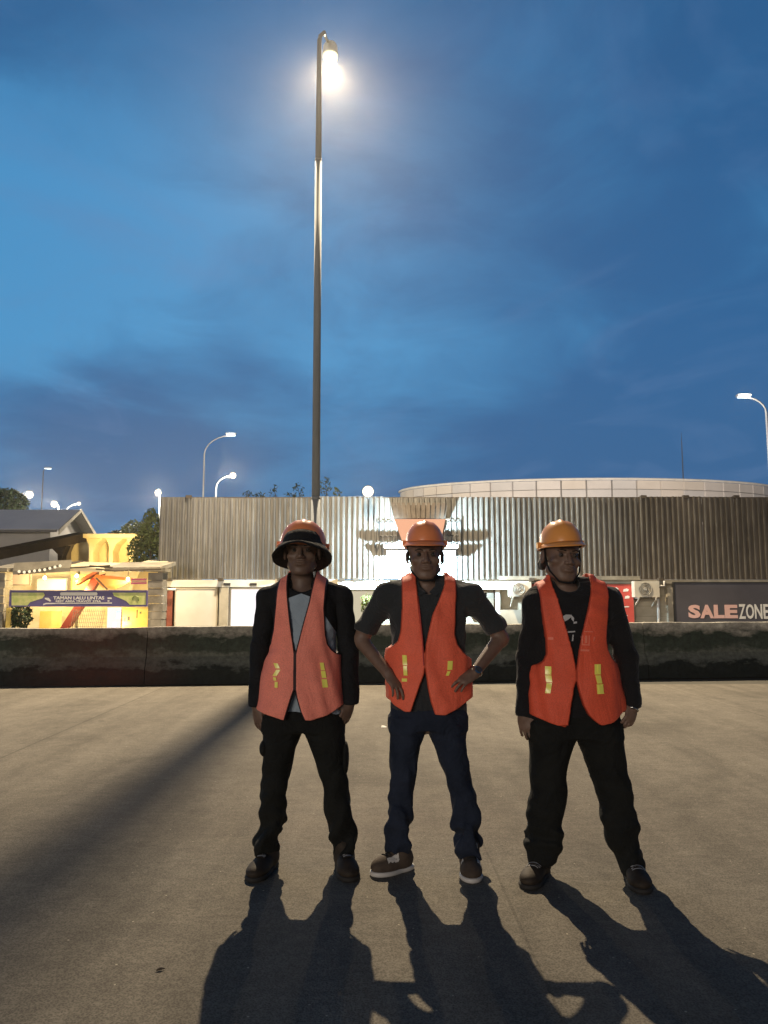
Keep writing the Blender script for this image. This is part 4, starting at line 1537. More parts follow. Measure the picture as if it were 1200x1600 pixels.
def shoe(parent, ankle, yaw, length, style, wid=.052):
    """ankle point above ground; toe direction yaw measured from -y towards +x"""
    F_ = Field((ankle[0] - .28, ankle[1] - .32, -.01), (ankle[0] + .28, ankle[1] + .16, ankle[2] + .11), .005)
    Rz = np.array(Matrix.Rotation(yaw, 3, 'Z'))
    o = np.array((ankle[0], ankle[1], 0.0))
    def T(p): return o + Rz @ np.array(p, float)
    Lh = length
    F_.ell(T((0, .02, .055)), (wid * .86, .058, .056), 0, 'add', Rz)
    F_.ell(T((0, -.06, .045)), (wid * .86, .09, .045), .03, 'add', Rz)
    F_.ell(T((0, -Lh * .56, .036)), (wid, .075, .036), .03, 'add', Rz)
    F_.cap(T((0, .005, .06)), (ankle[0], ankle[1], ankle[2] + .04), .046, .050, .03)
    F_.put(lambda X, Y, Z: (Z - .012) + 0 * X + 0 * Y, (ankle[0] - .25, ankle[1] - .3, -.01), (ankle[0] + .25, ankle[1] + .1, .012), 0, 'sub')
    pos, f = F_.mesh('shoe', 1)
    me = to_mesh('shoe', pos, f)
    upper = {'boot': SHOE_D, 'sneaker': SHOE_G, 'black': SHOE_D}[style]
    sh = link('shoe', me, upper, parent)
    # sole
    S = Field((ankle[0] - .28, ankle[1] - .32, -.008), (ankle[0] + .28, ankle[1] + .16, .05), .005)
    S.ell(T((0, .025, .012)), (wid * .84, .06, .03), 0, 'add', Rz)
    S.ell(T((0, -.06, .012)), (wid * .86, .095, .03), .03, 'add', Rz)
    S.ell(T((0, -Lh * .57, .012)), (wid + .004, .078, .03), .03, 'add', Rz)
    S.v = np.maximum(S.v, (S.ax[2] - .024).reshape(1, 1, -1).astype(np.float32))
    S.v = np.maximum(S.v, (.001 - S.ax[2]).reshape(1, 1, -1).astype(np.float32))
    pos, f = S.mesh('sole', 1)
    link('sole', to_mesh('sole', pos, f), SHOE_W if style == 'sneaker' else SOLE, sh)
    # toe cap / side bands follow the upper
    def surf(x, y):
        q = T((x, y, 0))
        zs = F_.ax[2]
        i = int(round((q[0] - F_.lo[0]) / F_.h)); j = int(round((q[1] - F_.lo[1]) / F_.h))
        if not (0 <= i < F_.n[0] and 0 <= j < F_.n[1]): return None
        col_ = F_.v[i, j]
        ins = np.where(col_ < 0)[0]
        if len(ins) == 0: return None
        k = ins[-1]
        return Vector((q[0], q[1], zs[k] + F_.h * (col_[k] / (col_[k] - col_[min(k + 1, len(col_) - 1)] - 1e-9)) + .003))
    def patch(nm, xs, ys, mat_):
        m = MB()
        g = [[surf(x, y) for x in xs] for y in ys]
        for a in range(len(ys) - 1):
            for b_ in range(len(xs) - 1):
                q = (g[a][b_], g[a][b_ + 1], g[a + 1][b_ + 1], g[a + 1][b_])
                if all(v is not None for v in q):
                    m.poly(q)
        if m.f:
            m.build(nm, mat_, sh)
    if style == 'sneaker':
        patch('side_band', np.linspace(.030, wid * .93, 6), np.linspace(-Lh * .62, -.03, 10), SHOE_W)
        patch('side_band', np.linspace(-wid * .93, -.036, 5), np.linspace(-Lh * .5, -.05, 8), SHOE_W)
    elif style == 'boot':
        patch('instep_patch', np.linspace(-.02, .02, 6), np.linspace(-Lh * .42, -Lh * .30, 5), SHOE_W)
    else:
        patch('toe_stripe', np.linspace(-.03, .035, 8), np.linspace(-Lh * .44, -Lh * .41, 3), SHOE_W)
        patch('toe_stripe', np.linspace(-.03, .035, 8), np.linspace(-Lh * .38, -Lh * .35, 3), SHOE_W)
        patch('toe_stripe', np.linspace(-.03, .03, 8), np.linspace(-Lh * .50, -Lh * .475, 3), SHOE_W)
    # laces
    for k in range(4):
        yy = -Lh * .16 - .022 * k
        pts = [surf(x, yy + .004 * (x > 0)) for x in (-.022, -.008, .008, .022)]
        if all(p is not None for p in pts):
            MB().tube(pts, .0028, 5).build('lace', SHOE_D if style != 'sneaker' else SOLE, sh)
    return sh


def person(cfg):
    Yp = cfg['Y']
    def W(px, py, dy=0.0):
        v = P(px, py, Yp + dy)
        return np.array((v.x, v.y, v.z))
    def row(py, x0, x1, ry, yo=0.0):
        a, b = W(x0, py, yo), W(x1, py, yo)
        return (a[2], (a[0] + b[0]) / 2, Yp + yo, (b[0] - a[0]) / 2, ry)
    base = W((cfg['legs'][0][-1][1] + cfg['legs'][1][-1][2]) / 2, 1300)
    root = thing('person', cfg['label'], 'person', (base[0], Yp, 0))
    xs = [c_ for c_ in cfg['bx']]
    lo = (W(xs[0], 1000)[0], Yp - .42, -.01)
    hi = (W(xs[1], 1000)[0], Yp + .26, W(600, 795)[2])

    # ---- torso field shared by shirt and vest
    T = Field((lo[0], Yp - .24, W(600, 1160)[2]), (hi[0], Yp + .22, W(600, 880)[2]), .006)
    fo = folds(.004, .8, cfg['seed'])
    T.secs([row(*r_) for r_ in cfg['torso']], 0, 'add', 2.3)
    for (x0, y0, x1, y1, r0, r1) in cfg['shoulders']:
        T.cap(W(x0, y0, .01), W(x1, y1, .01), r0, r1, .05)
    base_v = T.v.copy()

    # ---- shirt
    S = T.copy()
    X, Y, Z = np.meshgrid(*S.ax, indexing='ij', sparse=True)
    slv = S if not cfg.get('sleeve_mat') else Field(T.lo, (hi[0], Yp + .22, W(600, 880)[2]), .006)
    if slv is not S:
        for (x0, y0, x1, y1, r0, r1) in cfg['shoulders']:
            slv.cap(W(x0, y0, .01), W(x1, y1 + 2, .01), r0 + .003, r1 + .006, .02)
    for arm in cfg['arms']:
        pts = [W(*p[:3]) for p in arm['j']]
        rad = [p[3] for p in arm['j']]
        if 'sleeve_end' in arm:
            pe, dd = W(*arm['sleeve_end'][0]), arm['sleeve_end'][1]
            dd = np.array(dd, float) / np.linalg.norm(dd)
            cz = lambda X, Y, Z, pe=pe, dd=dd: (X - pe[0]) * dd[0] + (Y - pe[1]) * dd[1] + (Z - pe[2]) * dd[2]
        else:
            cz = None
        for k in range(len(pts) - 1):
            if arm.get('sleeve_seg') is not None and k > arm['sleeve_seg']:
                break
            slv.cap(pts[k], pts[k + 1], rad[k], rad[k + 1], .03 if k else (.045 if slv is S else .02), clipz=cz)
    for F_, nm, mt in ((S, 'shirt', cfg['shirt_mat']),) + (((slv, 'sleeve', cfg['sleeve_mat']),) if slv is not S else ()):
        F_.v = F_.v + folds(.0045, 1.0, cfg['seed'] + 2)(X, Y, Z).astype(np.float32)
        if nm == 'shirt':
            F_.v = np.maximum(F_.v, (W(600, cfg['shirt_hem'])[2] - Z).astype(np.float32) + 0 * X.astype(np.float32) + 0 * Y.astype(np.float32))
            nk = cfg['neck_hole']
            F_.ell(W(nk[0], nk[1], -.03), nk[2], .01, 'sub')
        if nm == 'sleeve':
            mid = cfg['mid']
            for sgn in (-1, 1):
                Fs = F_.copy()
                Fs.v = np.maximum(Fs.v, (-sgn * (X - W(mid, 950)[0])).astype(np.float32) + 0 * Fs.v)
                pos, f = Fs.mesh(nm, 2)
                link(nm, to_mesh(nm, pos, f), mt, root)
        else:
            pos, f = F_.mesh(nm, 2)
            link(nm, to_mesh(nm, pos, f), mt, root)
    Sv = S.v if slv is S else np.minimum(S.v, slv.v)

    # ---- vest
    V = T.copy()
    V.v = base_v - .0135
    V.secs([row(*r_) for r_ in cfg['vest_body']], .02, 'add', 2.3)
    V.v = V.v + (folds(.0062, .55, cfg['seed'] + 5)(X, Y, Z) - .0035).astype(np.float32)
    def prof_x(key, z):
        a = np.array([(W(x, y)[2], W(x, y)[0]) for y, x in cfg[key]])
        a = a[np.argsort(a[:, 0])]
        return np.interp(z, a[:, 0], a[:, 1])
    def hem_z(x):
        a = np.array([(W(x_, y_)[0], W(x_, y_)[2]) for x_, y_ in cfg['hem']])
        return np.interp(x, a[:, 0], a[:, 1])
    def cuts(x, y, z):
        """positive outside the vest"""
        k1 = np.maximum(prof_x('vl', z) - x, x - prof_x('vr', z))
        k2 = hem_z(x) - z
        vl, vr = prof_x('nl', z), prof_x('nr', z)
        k3 = np.minimum(x - vl, vr - x)
        k3 = np.where(vr - vl < .002, -.0035 * 0 - np.abs(x - (vl + vr) / 2), k3)
        front = y < Yp + .02
        k3 = np.where(front, k3, -1)
        ztop = W(600, 921)[2]
        k3b = np.where(front, -1, np.minimum(x - W(cfg['neckx'][0], 900)[0], W(cfg['neckx'][1], 900)[0] - x))
        k3b = np.where(z > ztop, k3b, -1)
        return k1, k2, k3, k3b
    k1, k2, k3, k3b = cuts(X + 0 * Z + 0 * Y, Y + 0 * X + 0 * Z, Z + 0 * X + 0 * Y)
    cut = np.maximum(np.maximum(k1, k2), np.maximum(k3, k3b)).astype(np.float32)
    V.v = np.maximum(V.v, cut)
    V.v = np.maximum(V.v, -(base_v - .0005))
    pos, f = V.mesh('vest', 2, .4)
    a1, a2, a3, a4 = cuts(pos[:, 0], pos[:, 1], pos[:, 2])
    me = to_mesh('vest', pos, f)
    at = me.attributes.new('edge', 'FLOAT', 'POINT')
    e = -np.maximum(a1, np.maximum(a3, a4))
    if len(me.vertices) == len(e):
        at.data.foreach_set('value', e.astype(np.float32))
    vest = link('vest', me, cfg['vest_mat'], root)

    def front_y(x, z, fields):
        best = None
        for F_ in fields:
            i = (x - F_.lo[0]) / F_.h; k = (z - F_.lo[2]) / F_.h
            i0, k0 = int(i), int(k)
            if not (0 <= i0 < F_.n[0] - 1 and 0 <= k0 < F_.n[2] - 1): continue
            fx, fz = i - i0, k - k0
            col_ = (F_.v[i0, :, k0] * (1 - fx) * (1 - fz) + F_.v[i0 + 1, :, k0] * fx * (1 - fz) + F_.v[i0, :, k0 + 1] * (1 - fx) * fz + F_.v[i0 + 1, :, k0 + 1] * fx * fz)
            ins = np.where(col_ < 0)[0]
            if len(ins) == 0: continue
            j = ins[0]
            y = F_.ax[1][j]
            if j: y -= F_.h * (col_[j] / (col_[j] - col_[j - 1] - 1e-9)) * 1.0
            best = y if best is None else min(best, y)
        return best
    def patch(nm, corners, mat, fields, par, off=.0035, nu=4, nv=8):
        """quad given by 4 pixel corners (tl, tr, br, bl) laid on the cloth"""
        m = MB()
        cs = [W(*c_, -.15) for c_ in corners]
        g = []
        for a in range(nv + 1):
            r_ = []
            for b in range(nu + 1):
                ta, tb = a / nv, b / nu
                p = (cs[0] * (1 - tb) + cs[1] * tb) * (1 - ta) + (cs[3] * (1 - tb) + cs[2] * tb) * ta
                y = front_y(p[0], p[2], fields)
                r_.append(None if y is None else Vector((p[0], y - off, p[2])))
            g.append(r_)
        for a in range(nv):
            for b in range(nu):
                q = (g[a][b], g[a][b + 1], g[a + 1][b + 1], g[a + 1][b])
                if all(v is not None for v in q): m.poly(q)
        if not m.f: return None
        o = m.build(nm, mat, par)
        sol = o.modifiers.new('thick', 'SOLIDIFY'); sol.thickness = .002
        return o
    for st in cfg['strips']:
        patch('reflective_strip', st[0], st[1], [V], vest)
    for st in cfg.get('prints', ()):
        patch('print', st[0], st[1], [V] if st[2] == 'v' else [S], vest if st[2] == 'v' else root, .0025, 5, 5)

    # ---- trousers
    zt_ = W(600, 1108)[2]
    Tr = Field((lo[0], Yp - .22, .02), (hi[0], Yp + .2, zt_ + .03), .006)
    for i, leg in enumerate(cfg['legs']):
        Tr.secs([row(y, a, b, r_, yo) for (y, a, b, r_, yo) in leg], .012 if i else 0, 'add', 2.2)
    Tr.secs([row(*r_) for r_ in cfg['pelvis']], .03, 'add', 2.3)
    Xt, Yt, Zt = np.meshgrid(*Tr.ax, indexing='ij', sparse=True)
    zk, zan = W(600, 1240)[2], W(600, 1310)[2]
    Tr.v = Tr.v + folds(cfg.get('tfold', .010), 1.0, cfg['seed'] + 9, [(zk, .6), (zan, 1.3), (.12, 1.0)])(Xt, Yt, Zt).astype(np.float32)
    pos, f = Tr.mesh('trousers', 2)
    link('trousers', to_mesh('trousers', pos, f), cfg['trouser_mat'], root)
    for pk in cfg.get('pockets', ()):
        a, b = W(pk[0], pk[1], -.02), W(pk[2], pk[3], -.02)
        Fp = Field(np.minimum(a, b) - .06, np.maximum(a, b) + .06, .006)
        Fp.ell((a + b) / 2, (abs(b[0] - a[0]) / 2 + .004, .06, abs(b[2] - a[2]) / 2), 0)
        pos, f = Fp.mesh('cargo_pocket', 1)
        link('cargo_pocket', to_mesh('cargo_pocket', pos, f), cfg['trouser_mat'], root)

    # ---- body: one continuous skin
    Bd = Field(lo, hi, .0042)
    hx, hy = cfg['eye']
    Hc = W(hx, hy, cfg.get('head_dy', -.02))
    Rm = rot_m(*cfg['head_rot'])
    Tm = head(Bd, Hc, Rm, cfg.get('head_sc', 1.0), cfg.get('wide', 1.0))
    nb = W(*cfg['neck_base'], .02)
    nt_ = Tm((0, .02, -.075))
    Bd.cap(nt_, nb, .054, .062, .025)
    Bd.cap(nb, nb + np.array((0, .0, -.12)), .062, .09, .04)
    # torso, pelvis and legs under the clothes
    Bd.cap(nb + (0, 0, -.08), W((cfg['pelvis'][0][1] + cfg['pelvis'][0][2]) / 2, 1110), .085, .085, .05, flat=.8)
    for leg in cfg['legs']:
        pts = [W((a + b) / 2, y, yo) for (y, a, b, r_, yo) in leg]
        Bd.cap(W((cfg['pelvis'][0][1] + cfg['pelvis'][0][2]) / 2, 1115), pts[1], .08, .05, .03)
        for k in range(1, len(pts) - 1):
            Bd.cap(pts[k], pts[k + 1], .040 if k < 4 else .030, .030, .02)
        Bd.cap(pts[-1], (pts[-1][0], pts[-1][1], .06), .03, .03, .02)
    for arm in cfg['arms']:
        pts = [W(*p[:3]) for p in arm['j']]
        sk = arm['skin']
        Bd.cap(W(cfg['neck_base'][0], 935), pts[0], .05, sk[0], .04)
        for k in range(len(pts) - 1):
            Bd.cap(pts[k], pts[k + 1], sk[k], sk[k + 1], .02)
        wr = pts[-1]
        Bd.v  # wrist
        hand(Bd, wr, arm['hd'], arm['hs'], arm.get('curl', .35), cfg.get('hand_sc', .98), spread=arm.get('spread', .1), thumb_in=arm.get('thumb', .4))
    pos, f = Bd.mesh('body', 1)
    link('body', to_mesh('body', pos, f), cfg['skin'], root)
    # eyes, brows
    for sx in (-1, 1):
        p = Tm((sx * .031, -.0805, -.001))
        m = MB(); m.lathe([(.0118 * math.sin(t_), -.0118 * math.cos(t_)) for t_ in np.linspace(.01, 3.13, 10)], p, 14)
        eo = m.build('eye', EYEW, root, True)
        q = Tm((sx * .031, -.0895, -.001))
        m = MB(); m.lathe([(.0066 * math.sin(t_), -.0066 * math.cos(t_)) for t_ in np.linspace(.01, 3.13, 8)], q, 12)
        m.build('iris', EYED, eo, True)
        m = MB(); m.tube([Tm((sx * .014, -.0935, .019)), Tm((sx * .032, -.0935, .0235)), Tm((sx * .048, -.083, .018))], [.003, .0035, .002], 6)
        m.build('eyebrow', HAIR, root, True)
    return root, W, Tm, Rm, Bd


def hair_part(root, Tm, Rm, sc, kind):
    lo = Tm((0, 0, 0)) - .17
    Fh = Field(lo, Tm((0, 0, 0)) + .17, .005)
    def E(c, r, k=.01, op='add'): Fh.ell(Tm(c), np.array(r) * sc, k, op, Rm)
    E((0, .026, .040), (.079, .098, .084), 0)
    E((0, .050, -.02), (.078, .062, .06), .03)
    E((0, -.085, -.01), (.068, .09, .075), .01, 'sub')
    E((0, .0, -.135), (.11, .12, .085 if kind != 'bushy' else .065), .02, 'sub')
    if kind == 'bushy':
        for sx in (-1, 1):
            for k in range(5):
                E((sx * .062, .034 + .014 * k, -.030 - .010 * (k % 3)), (.013, .022, .024), .012)
    Xh, Yh, Zh = np.meshgrid(*Fh.ax, indexing='ij', sparse=True)
    Fh.v = Fh.v + (.003 * np.sin(140 * Zh + 90 * Xh) * np.sin(120 * Yh + 60 * Zh)).astype(np.float32)
    pos, f = Fh.mesh('hair', 1)
    link('hair', to_mesh('hair', pos, f), HAIR, root)


def chin_strap(root, Tm, x=.078, bottom=-.128):
    m = MB()
    pts = [Tm((-x, -.005, .035)), Tm((-x * 1.01, -.02, -.02)), Tm((-x * .85, -.045, -.075)), Tm((-x * .4, -.075, bottom + .004)), Tm((0, -.082, bottom)),
           Tm((x * .4, -.075, bottom + .004)), Tm((x * .85, -.045, -.075)), Tm((x * 1.01, -.02, -.02)), Tm((x, -.005, .035))]
    m.tube(pts, .0042, 6)
    m.build('chin_strap', BLK, root, True)


YELLOW_S, DIM_S = STRIP, STRIP
def quad(x0, y0, x1, y1, w_, dx=0):
    return [(x0 - w_ / 2, y0), (x0 + w_ / 2, y0), (x1 + w_ / 2, y1), (x1 - w_ / 2, y1)]

# ================= left man =================
c1 = dict(Y=4.06, seed=.7, bx=(368, 580), mid=474,
  label='worker in a floppy black hat and salmon safety vest with arms hanging at his sides',
  torso=[(898, 458, 490, .05, .02), (906, 447, 500, .065, .015), (913, 436, 512, .085, .01), (922, 429, 520, .100, 0), (940, 425, 527, .112, 0), (965, 427, 527, .118, 0), (1000, 428, 524, .116, 0),
         (1040, 424, 526, .112, 0), (1080, 420, 530, .112, 0), (1114, 416, 534, .110, 0), (1140, 416, 534, .105, 0)],
  shoulders=[(455, 918, 421, 931, .045, .050), (492, 918, 532, 931, .045, .050)],
  arms=[dict(j=[(419, 934, .01, .060), (406, 1012, .03, .048), (401, 1100, -.02, .044)], skin=[.045, .036, .026], sleeve_end=[(401, 1104, -.02), (0, 0, -1)],
             hd=(.16, -.15, -1), hs=(.75, -.65, 0), curl=-.22, thumb=.3),
        dict(j=[(533, 934, .01, .060), (545, 1014, .03, .050), (547, 1096, -.02, .046)], skin=[.045, .036, .027], sleeve_end=[(546, 1100, -.02), (0, 0, -1)],
             hd=(-.32, -.20, -1), hs=(-.75, -.65, 0), curl=.35, thumb=.3)],
  shirt_mat=GREYT, sleeve_mat=BLK, shirt_hem=1114, neck_hole=(474, 905, (.082, .10, .090)),
  vest_body=[(1005, 427, 518, .128, 0), (1025, 420, 524, .133, 0), (1050, 413, 530, .138, -.002), (1080, 406, 534, .145, -.004), (1105, 400, 537, .15, -.006), (1125, 399, 538, .15, -.006)],
  vl=[(890, 437), (905, 437), (945, 434), (985, 429), (1005, 424), (1016, 417), (1024, 408), (1035, 380), (1130, 360)],
  vr=[(890, 513), (905, 513), (950, 510), (990, 512), (1005, 515), (1014, 521), (1020, 528), (1030, 560), (1130, 580)],
  nl=[(890, 451), (905, 452), (940, 455), (980, 460), (1012, 464.5), (1020, 465.5), (1072, 465.5), (1085, 461), (1118, 451), (1130, 448)],
  nr=[(890, 494), (905, 492), (940, 486), (980, 475), (1012, 467), (1020, 465.5), (1072, 465.5), (1085, 468), (1105, 474), (1118, 480), (1130, 483)],
  neckx=(455, 492),
  hem=[(395, 1104), (402, 1105), (425, 1112), (450, 1119), (462, 1119), (475, 1118), (490, 1119), (515, 1112), (536, 1099), (550, 1094)],
  vest_mat=vestmat('salmon_vest', (.97, .29, .21), (.03, .012, .014), .0075),
  strips=[(quad(429, 1037, 433, 1045, 7), STRIP), (quad(434, 1047, 428, 1057, 7), STRIP), (quad(428, 1059, 429, 1064, 5), STRIP), (quad(431, 1066, 431, 1075, 5), STRIP),
          (quad(502, 1036, 504, 1048, 6), STRIP), (quad(504, 1049, 506, 1060, 7), STRIP), (quad(506, 1062, 508, 1075, 8), STRIP)],
  pelvis=[(1108, 414, 533, .115, 0), (1125, 411, 535, .115, 0), (1140, 411, 536, .110, 0)],
  legs=[[(1120, 411, 474, .105, 0), (1145, 411, 471, .102, 0), (1170, 411, 462, .095, 0), (1195, 411, 457, .088, 0), (1215, 411, 453, .080, 0), (1240, 406, 446, .072, 0), (1265, 405, 445, .072, 0), (1288, 407, 444, .070, .01),
         (1300, 406, 437, .066, .01), (1312, 399, 437, .068, .01), (1322, 399, 435, .066, .01), (1328, 403, 434, .06, .01)],
        [(1120, 473, 536, .105, 0), (1145, 476, 538, .102, 0), (1170, 487, 541, .095, 0), (1195, 495, 543, .088, 0), (1213, 500, 543, .080, 0), (1235, 506, 546, .074, 0), (1265, 508, 549, .074, 0), (1290, 511, 551, .070, .01),
         (1305, 514, 555, .066, .01), (1320, 519, 554, .064, .01), (1335, 523, 552, .06, .01)]],
  pockets=[(407, 1155, 420, 1182), (536, 1158, 544, 1210)],
  trouser_mat=TROU, skin=SK1, eye=(472, 862), head_rot=(0.02, 0, -.05), head_sc=1.04, wide=1.08, neck_base=(473, 920))
r1, W1, Tm1, Rm1, _ = person(c1)
hair_part(r1, Tm1, Rm1, 1.0, 'short')
c = Tm1((0, .01, .0))
# floppy hat: crown and drooping brim
m = MB()
na = 48
prof_h = [(.001, .096, 0), (.050, .093, 0), (.080, .080, 0), (.095, .060, 0), (.100, .045, 0), (.105, .026, 0), (.125, .014, .35), (.145, .000, .8), (.158, -.014, 1), (.154, -.018, 1), (.12, .004, .35), (.103, .018, 0)]
for (r_, z_, fl_) in prof_h:
    for j in range(na):
        a = 2 * math.pi * j / na
        front = -math.sin(a)
        side = abs(math.cos(a))
        droop = fl_ * (-.016 * side - .070 * max(0, math.sin(a)) ** .6 + .006 * math.sin(3 * a + .6) + .034 * max(0, front))
        p = c + Rm1 @ np.array((r_ * math.cos(a), r_ * 1.22 * math.sin(a) - .010, z_ + droop + .020 * (1 - .7 * fl_)))
        m.v.append(tuple(p))
for k in range(len(prof_h) - 1):
    for j in range(na):
        j2 = (j + 1) % na
        m.f.append((k * na + j, k * na + j2, (k + 1) * na + j2, (k + 1) * na + j))
m.build('floppy_hat', BLK, r1, True)
Rh = rot_m(.0, R(3), R(-12))
helmet(r1, Tm1((0, .045, .030)), .124, .130, .142, Rh, HELO, .0)

# ================= middle man =================
c2 = dict(Y=4.02, seed=2.3, bx=(540, 808), mid=665,
  label='worker in an orange hard hat and red-orange vest standing with both hands on his hips',
  torso=[(902, 646, 690, .06, .02), (908, 632, 704, .072, .015), (914, 617, 718, .085, .01), (924, 608, 728, .102, 0), (945, 606, 731, .116, 0), (975, 610, 727, .122, 0), (1005, 612, 726, .120, 0),
         (1040, 612, 727, .116, 0), (1080, 611, 728, .114, 0), (1110, 611, 729, .112, 0), (1140, 612, 728, .1, 0)],
  shoulders=[(645, 918, 604, 928, .048, .054), (692, 918, 734, 928, .048, .054)],
  arms=[dict(j=[(602, 932, .01, .062), (571, 984, .06, .056), (563, 1000, .065, .052), (606, 1052, -.09, .03)], skin=[.048, .042, .040, .027], sleeve_seg=1,
             sleeve_end=[(568, 985, .06), (-.35, 0, -.93)], hd=(.55, -.45, -.70), hs=(.35, .55, .25), curl=-.30, thumb=.1, spread=.22),
        dict(j=[(736, 932, .01, .062), (774, 980, .06, .056), (782, 998, .065, .052), (741, 1052, -.09, .03)], skin=[.048, .042, .041, .027], sleeve_seg=1,
             sleeve_end=[(778, 984, .06), (.45, 0, -.89)], hd=(-.80, -.42, -.38), hs=(-.25, .6, .45), curl=.26, thumb=.1, spread=.20)],
  shirt_mat=CHAR, shirt_hem=1120, neck_hole=(667, 912, (.042, .10, .075)),
  vest_body=[(1000, 612, 724, .132, 0), (1020, 611, 729, .136, 0), (1050, 610, 731, .140, -.002), (1080, 609, 733, .146, -.004), (1110, 608, 735, .150, -.006)],
  vl=[(890, 627), (910, 627), (950, 627), (985, 625), (1000, 621), (1008, 613), (1014, 600), (1120, 590)],
  vr=[(890, 712), (910, 711), (960, 709), (990, 708), (1005, 712), (1018, 722), (1026, 732), (1034, 745), (1120, 760)],
  nl=[(890, 650), (912, 650), (950, 653), (990, 658), (1010, 660), (1020, 662), (1035, 662), (1048, 661), (1070, 653), (1090, 646), (1108, 640), (1125, 636)],
  nr=[(890, 694), (912, 693), (935, 684), (960, 673), (985, 667), (1005, 663), (1020, 662), (1035, 662), (1048, 663), (1070, 666), (1090, 670), (1108, 676), (1125, 681)],
  neckx=(652, 694),
  hem=[(600, 1090), (609, 1091), (615, 1098), (632, 1107), (645, 1106), (660, 1107), (676, 1110), (692, 1111), (712, 1102), (731, 1090), (745, 1083)],
  vest_mat=vestmat('red_orange_vest', (.93, .16, .085), (.55, .08, .035), .006),
  strips=[(quad(632, 1024, 633, 1040, 7), STRIP), (quad(633, 1041, 634, 1056, 6), STRIP), (quad(632, 1061, 632, 1066, 8), STRIP),
          (quad(704, 1033, 703, 1047, 8), STRIP), (quad(702, 1049, 699, 1056, 5), STRIP)],
  pelvis=[(1105, 611, 729, .116, 0), (1120, 610, 729, .116, 0), (1138, 609, 728, .112, 0)],
  legs=[[(1120, 609, 668, .106, 0), (1146, 609, 665, .104, 0), (1165, 609, 656, .098, 0), (1200, 609, 652, .086, 0), (1220, 609, 648, .078, 0), (1240, 607, 645, .070, 0), (1265, 607, 646, .070, 0), (1285, 604, 644, .068, 0),
         (1300, 603, 641, .064, .01), (1318, 606, 640, .060, .01), (1330, 606, 638, .056, .01)],
        [(1120, 667, 729, .106, 0), (1146, 669, 728, .104, 0), (1165, 678, 729, .098, 0), (1195, 689, 733, .088, 0), (1215, 696, 734, .080, 0), (1240, 703, 742, .074, 0), (1262, 704, 749, .078, 0), (1285, 705, 750, .078, 0),
         (1300, 713, 746, .066, .01), (1312, 709, 750, .070, .01), (1325, 710, 752, .070, .01), (1336, 718, 751, .060, .01)]],
  trouser_mat=JEAN, skin=SK, eye=(664, 868), head_rot=(0.0, 0, -.02), head_sc=1.05, wide=1.09, neck_base=(668, 922))
r2, W2, Tm2, Rm2, _ = person(c2)
hair_part(r2, Tm2, Rm2, 1.0, 'short')
h2 = helmet(r2, Tm2((0, .012, .055)), .100, .122, .122, rot_m(0, 0, R(-3)), HELO, .035)
chin_strap(r2, Tm2)
# collar
m = MB()
for sx in (-1, 1):
    a, b, c_, d_ = W2(668 + sx * 22, 906, -.02), W2(668 + sx * 3, 926, -.105), W2(668 + sx * 13, 932, -.118), W2(668 + sx * 32, 912, -.06)
    m.prism([a, b, c_, d_], (0, .006, .004))
m.build('collar', CHAR, r2)
m = MB()
m.tube([W2(652, 925, -.10), W2(656, 960, -.130), W2(660, 1000, -.142), W2(662, 1040, -.148)], .0035, 6)
m.build('lanyard', principled('lanyard_red', (.45, .05, .04), .6), r2)
# wrist watch on his left wrist
wq, we = W2(741, 1052, -.09), W2(782, 998, .065)
ax_ = Vector(we - wq).normalized()
cw = Vector(wq) + ax_ * .018
uu = ax_.cross(Vector((0, 1, 0))).normalized(); vv = ax_.cross(uu)
m = MB()
m.tube([cw + (uu * math.cos(a) + vv * math.sin(a)) * .031 for a in np.linspace(0, 2 * math.pi, 25)], .0055, 6, False)
wt = m.build('watch', METAL, r2, True)
fq = cw + Vector((.004, -.031, .006))
m = MB(); m.tube([fq, fq + Vector((.003, -.009, .004))], .0185, 18); m.build('watch_case', METAL, wt)
m = MB(); m.tube([fq + Vector((.003, -.0085, .004)), fq + Vector((.0034, -.0105, .0045))], .0155, 18); m.build('watch_face', principled('watch_dial', (.04, .04, .045), .15), wt)

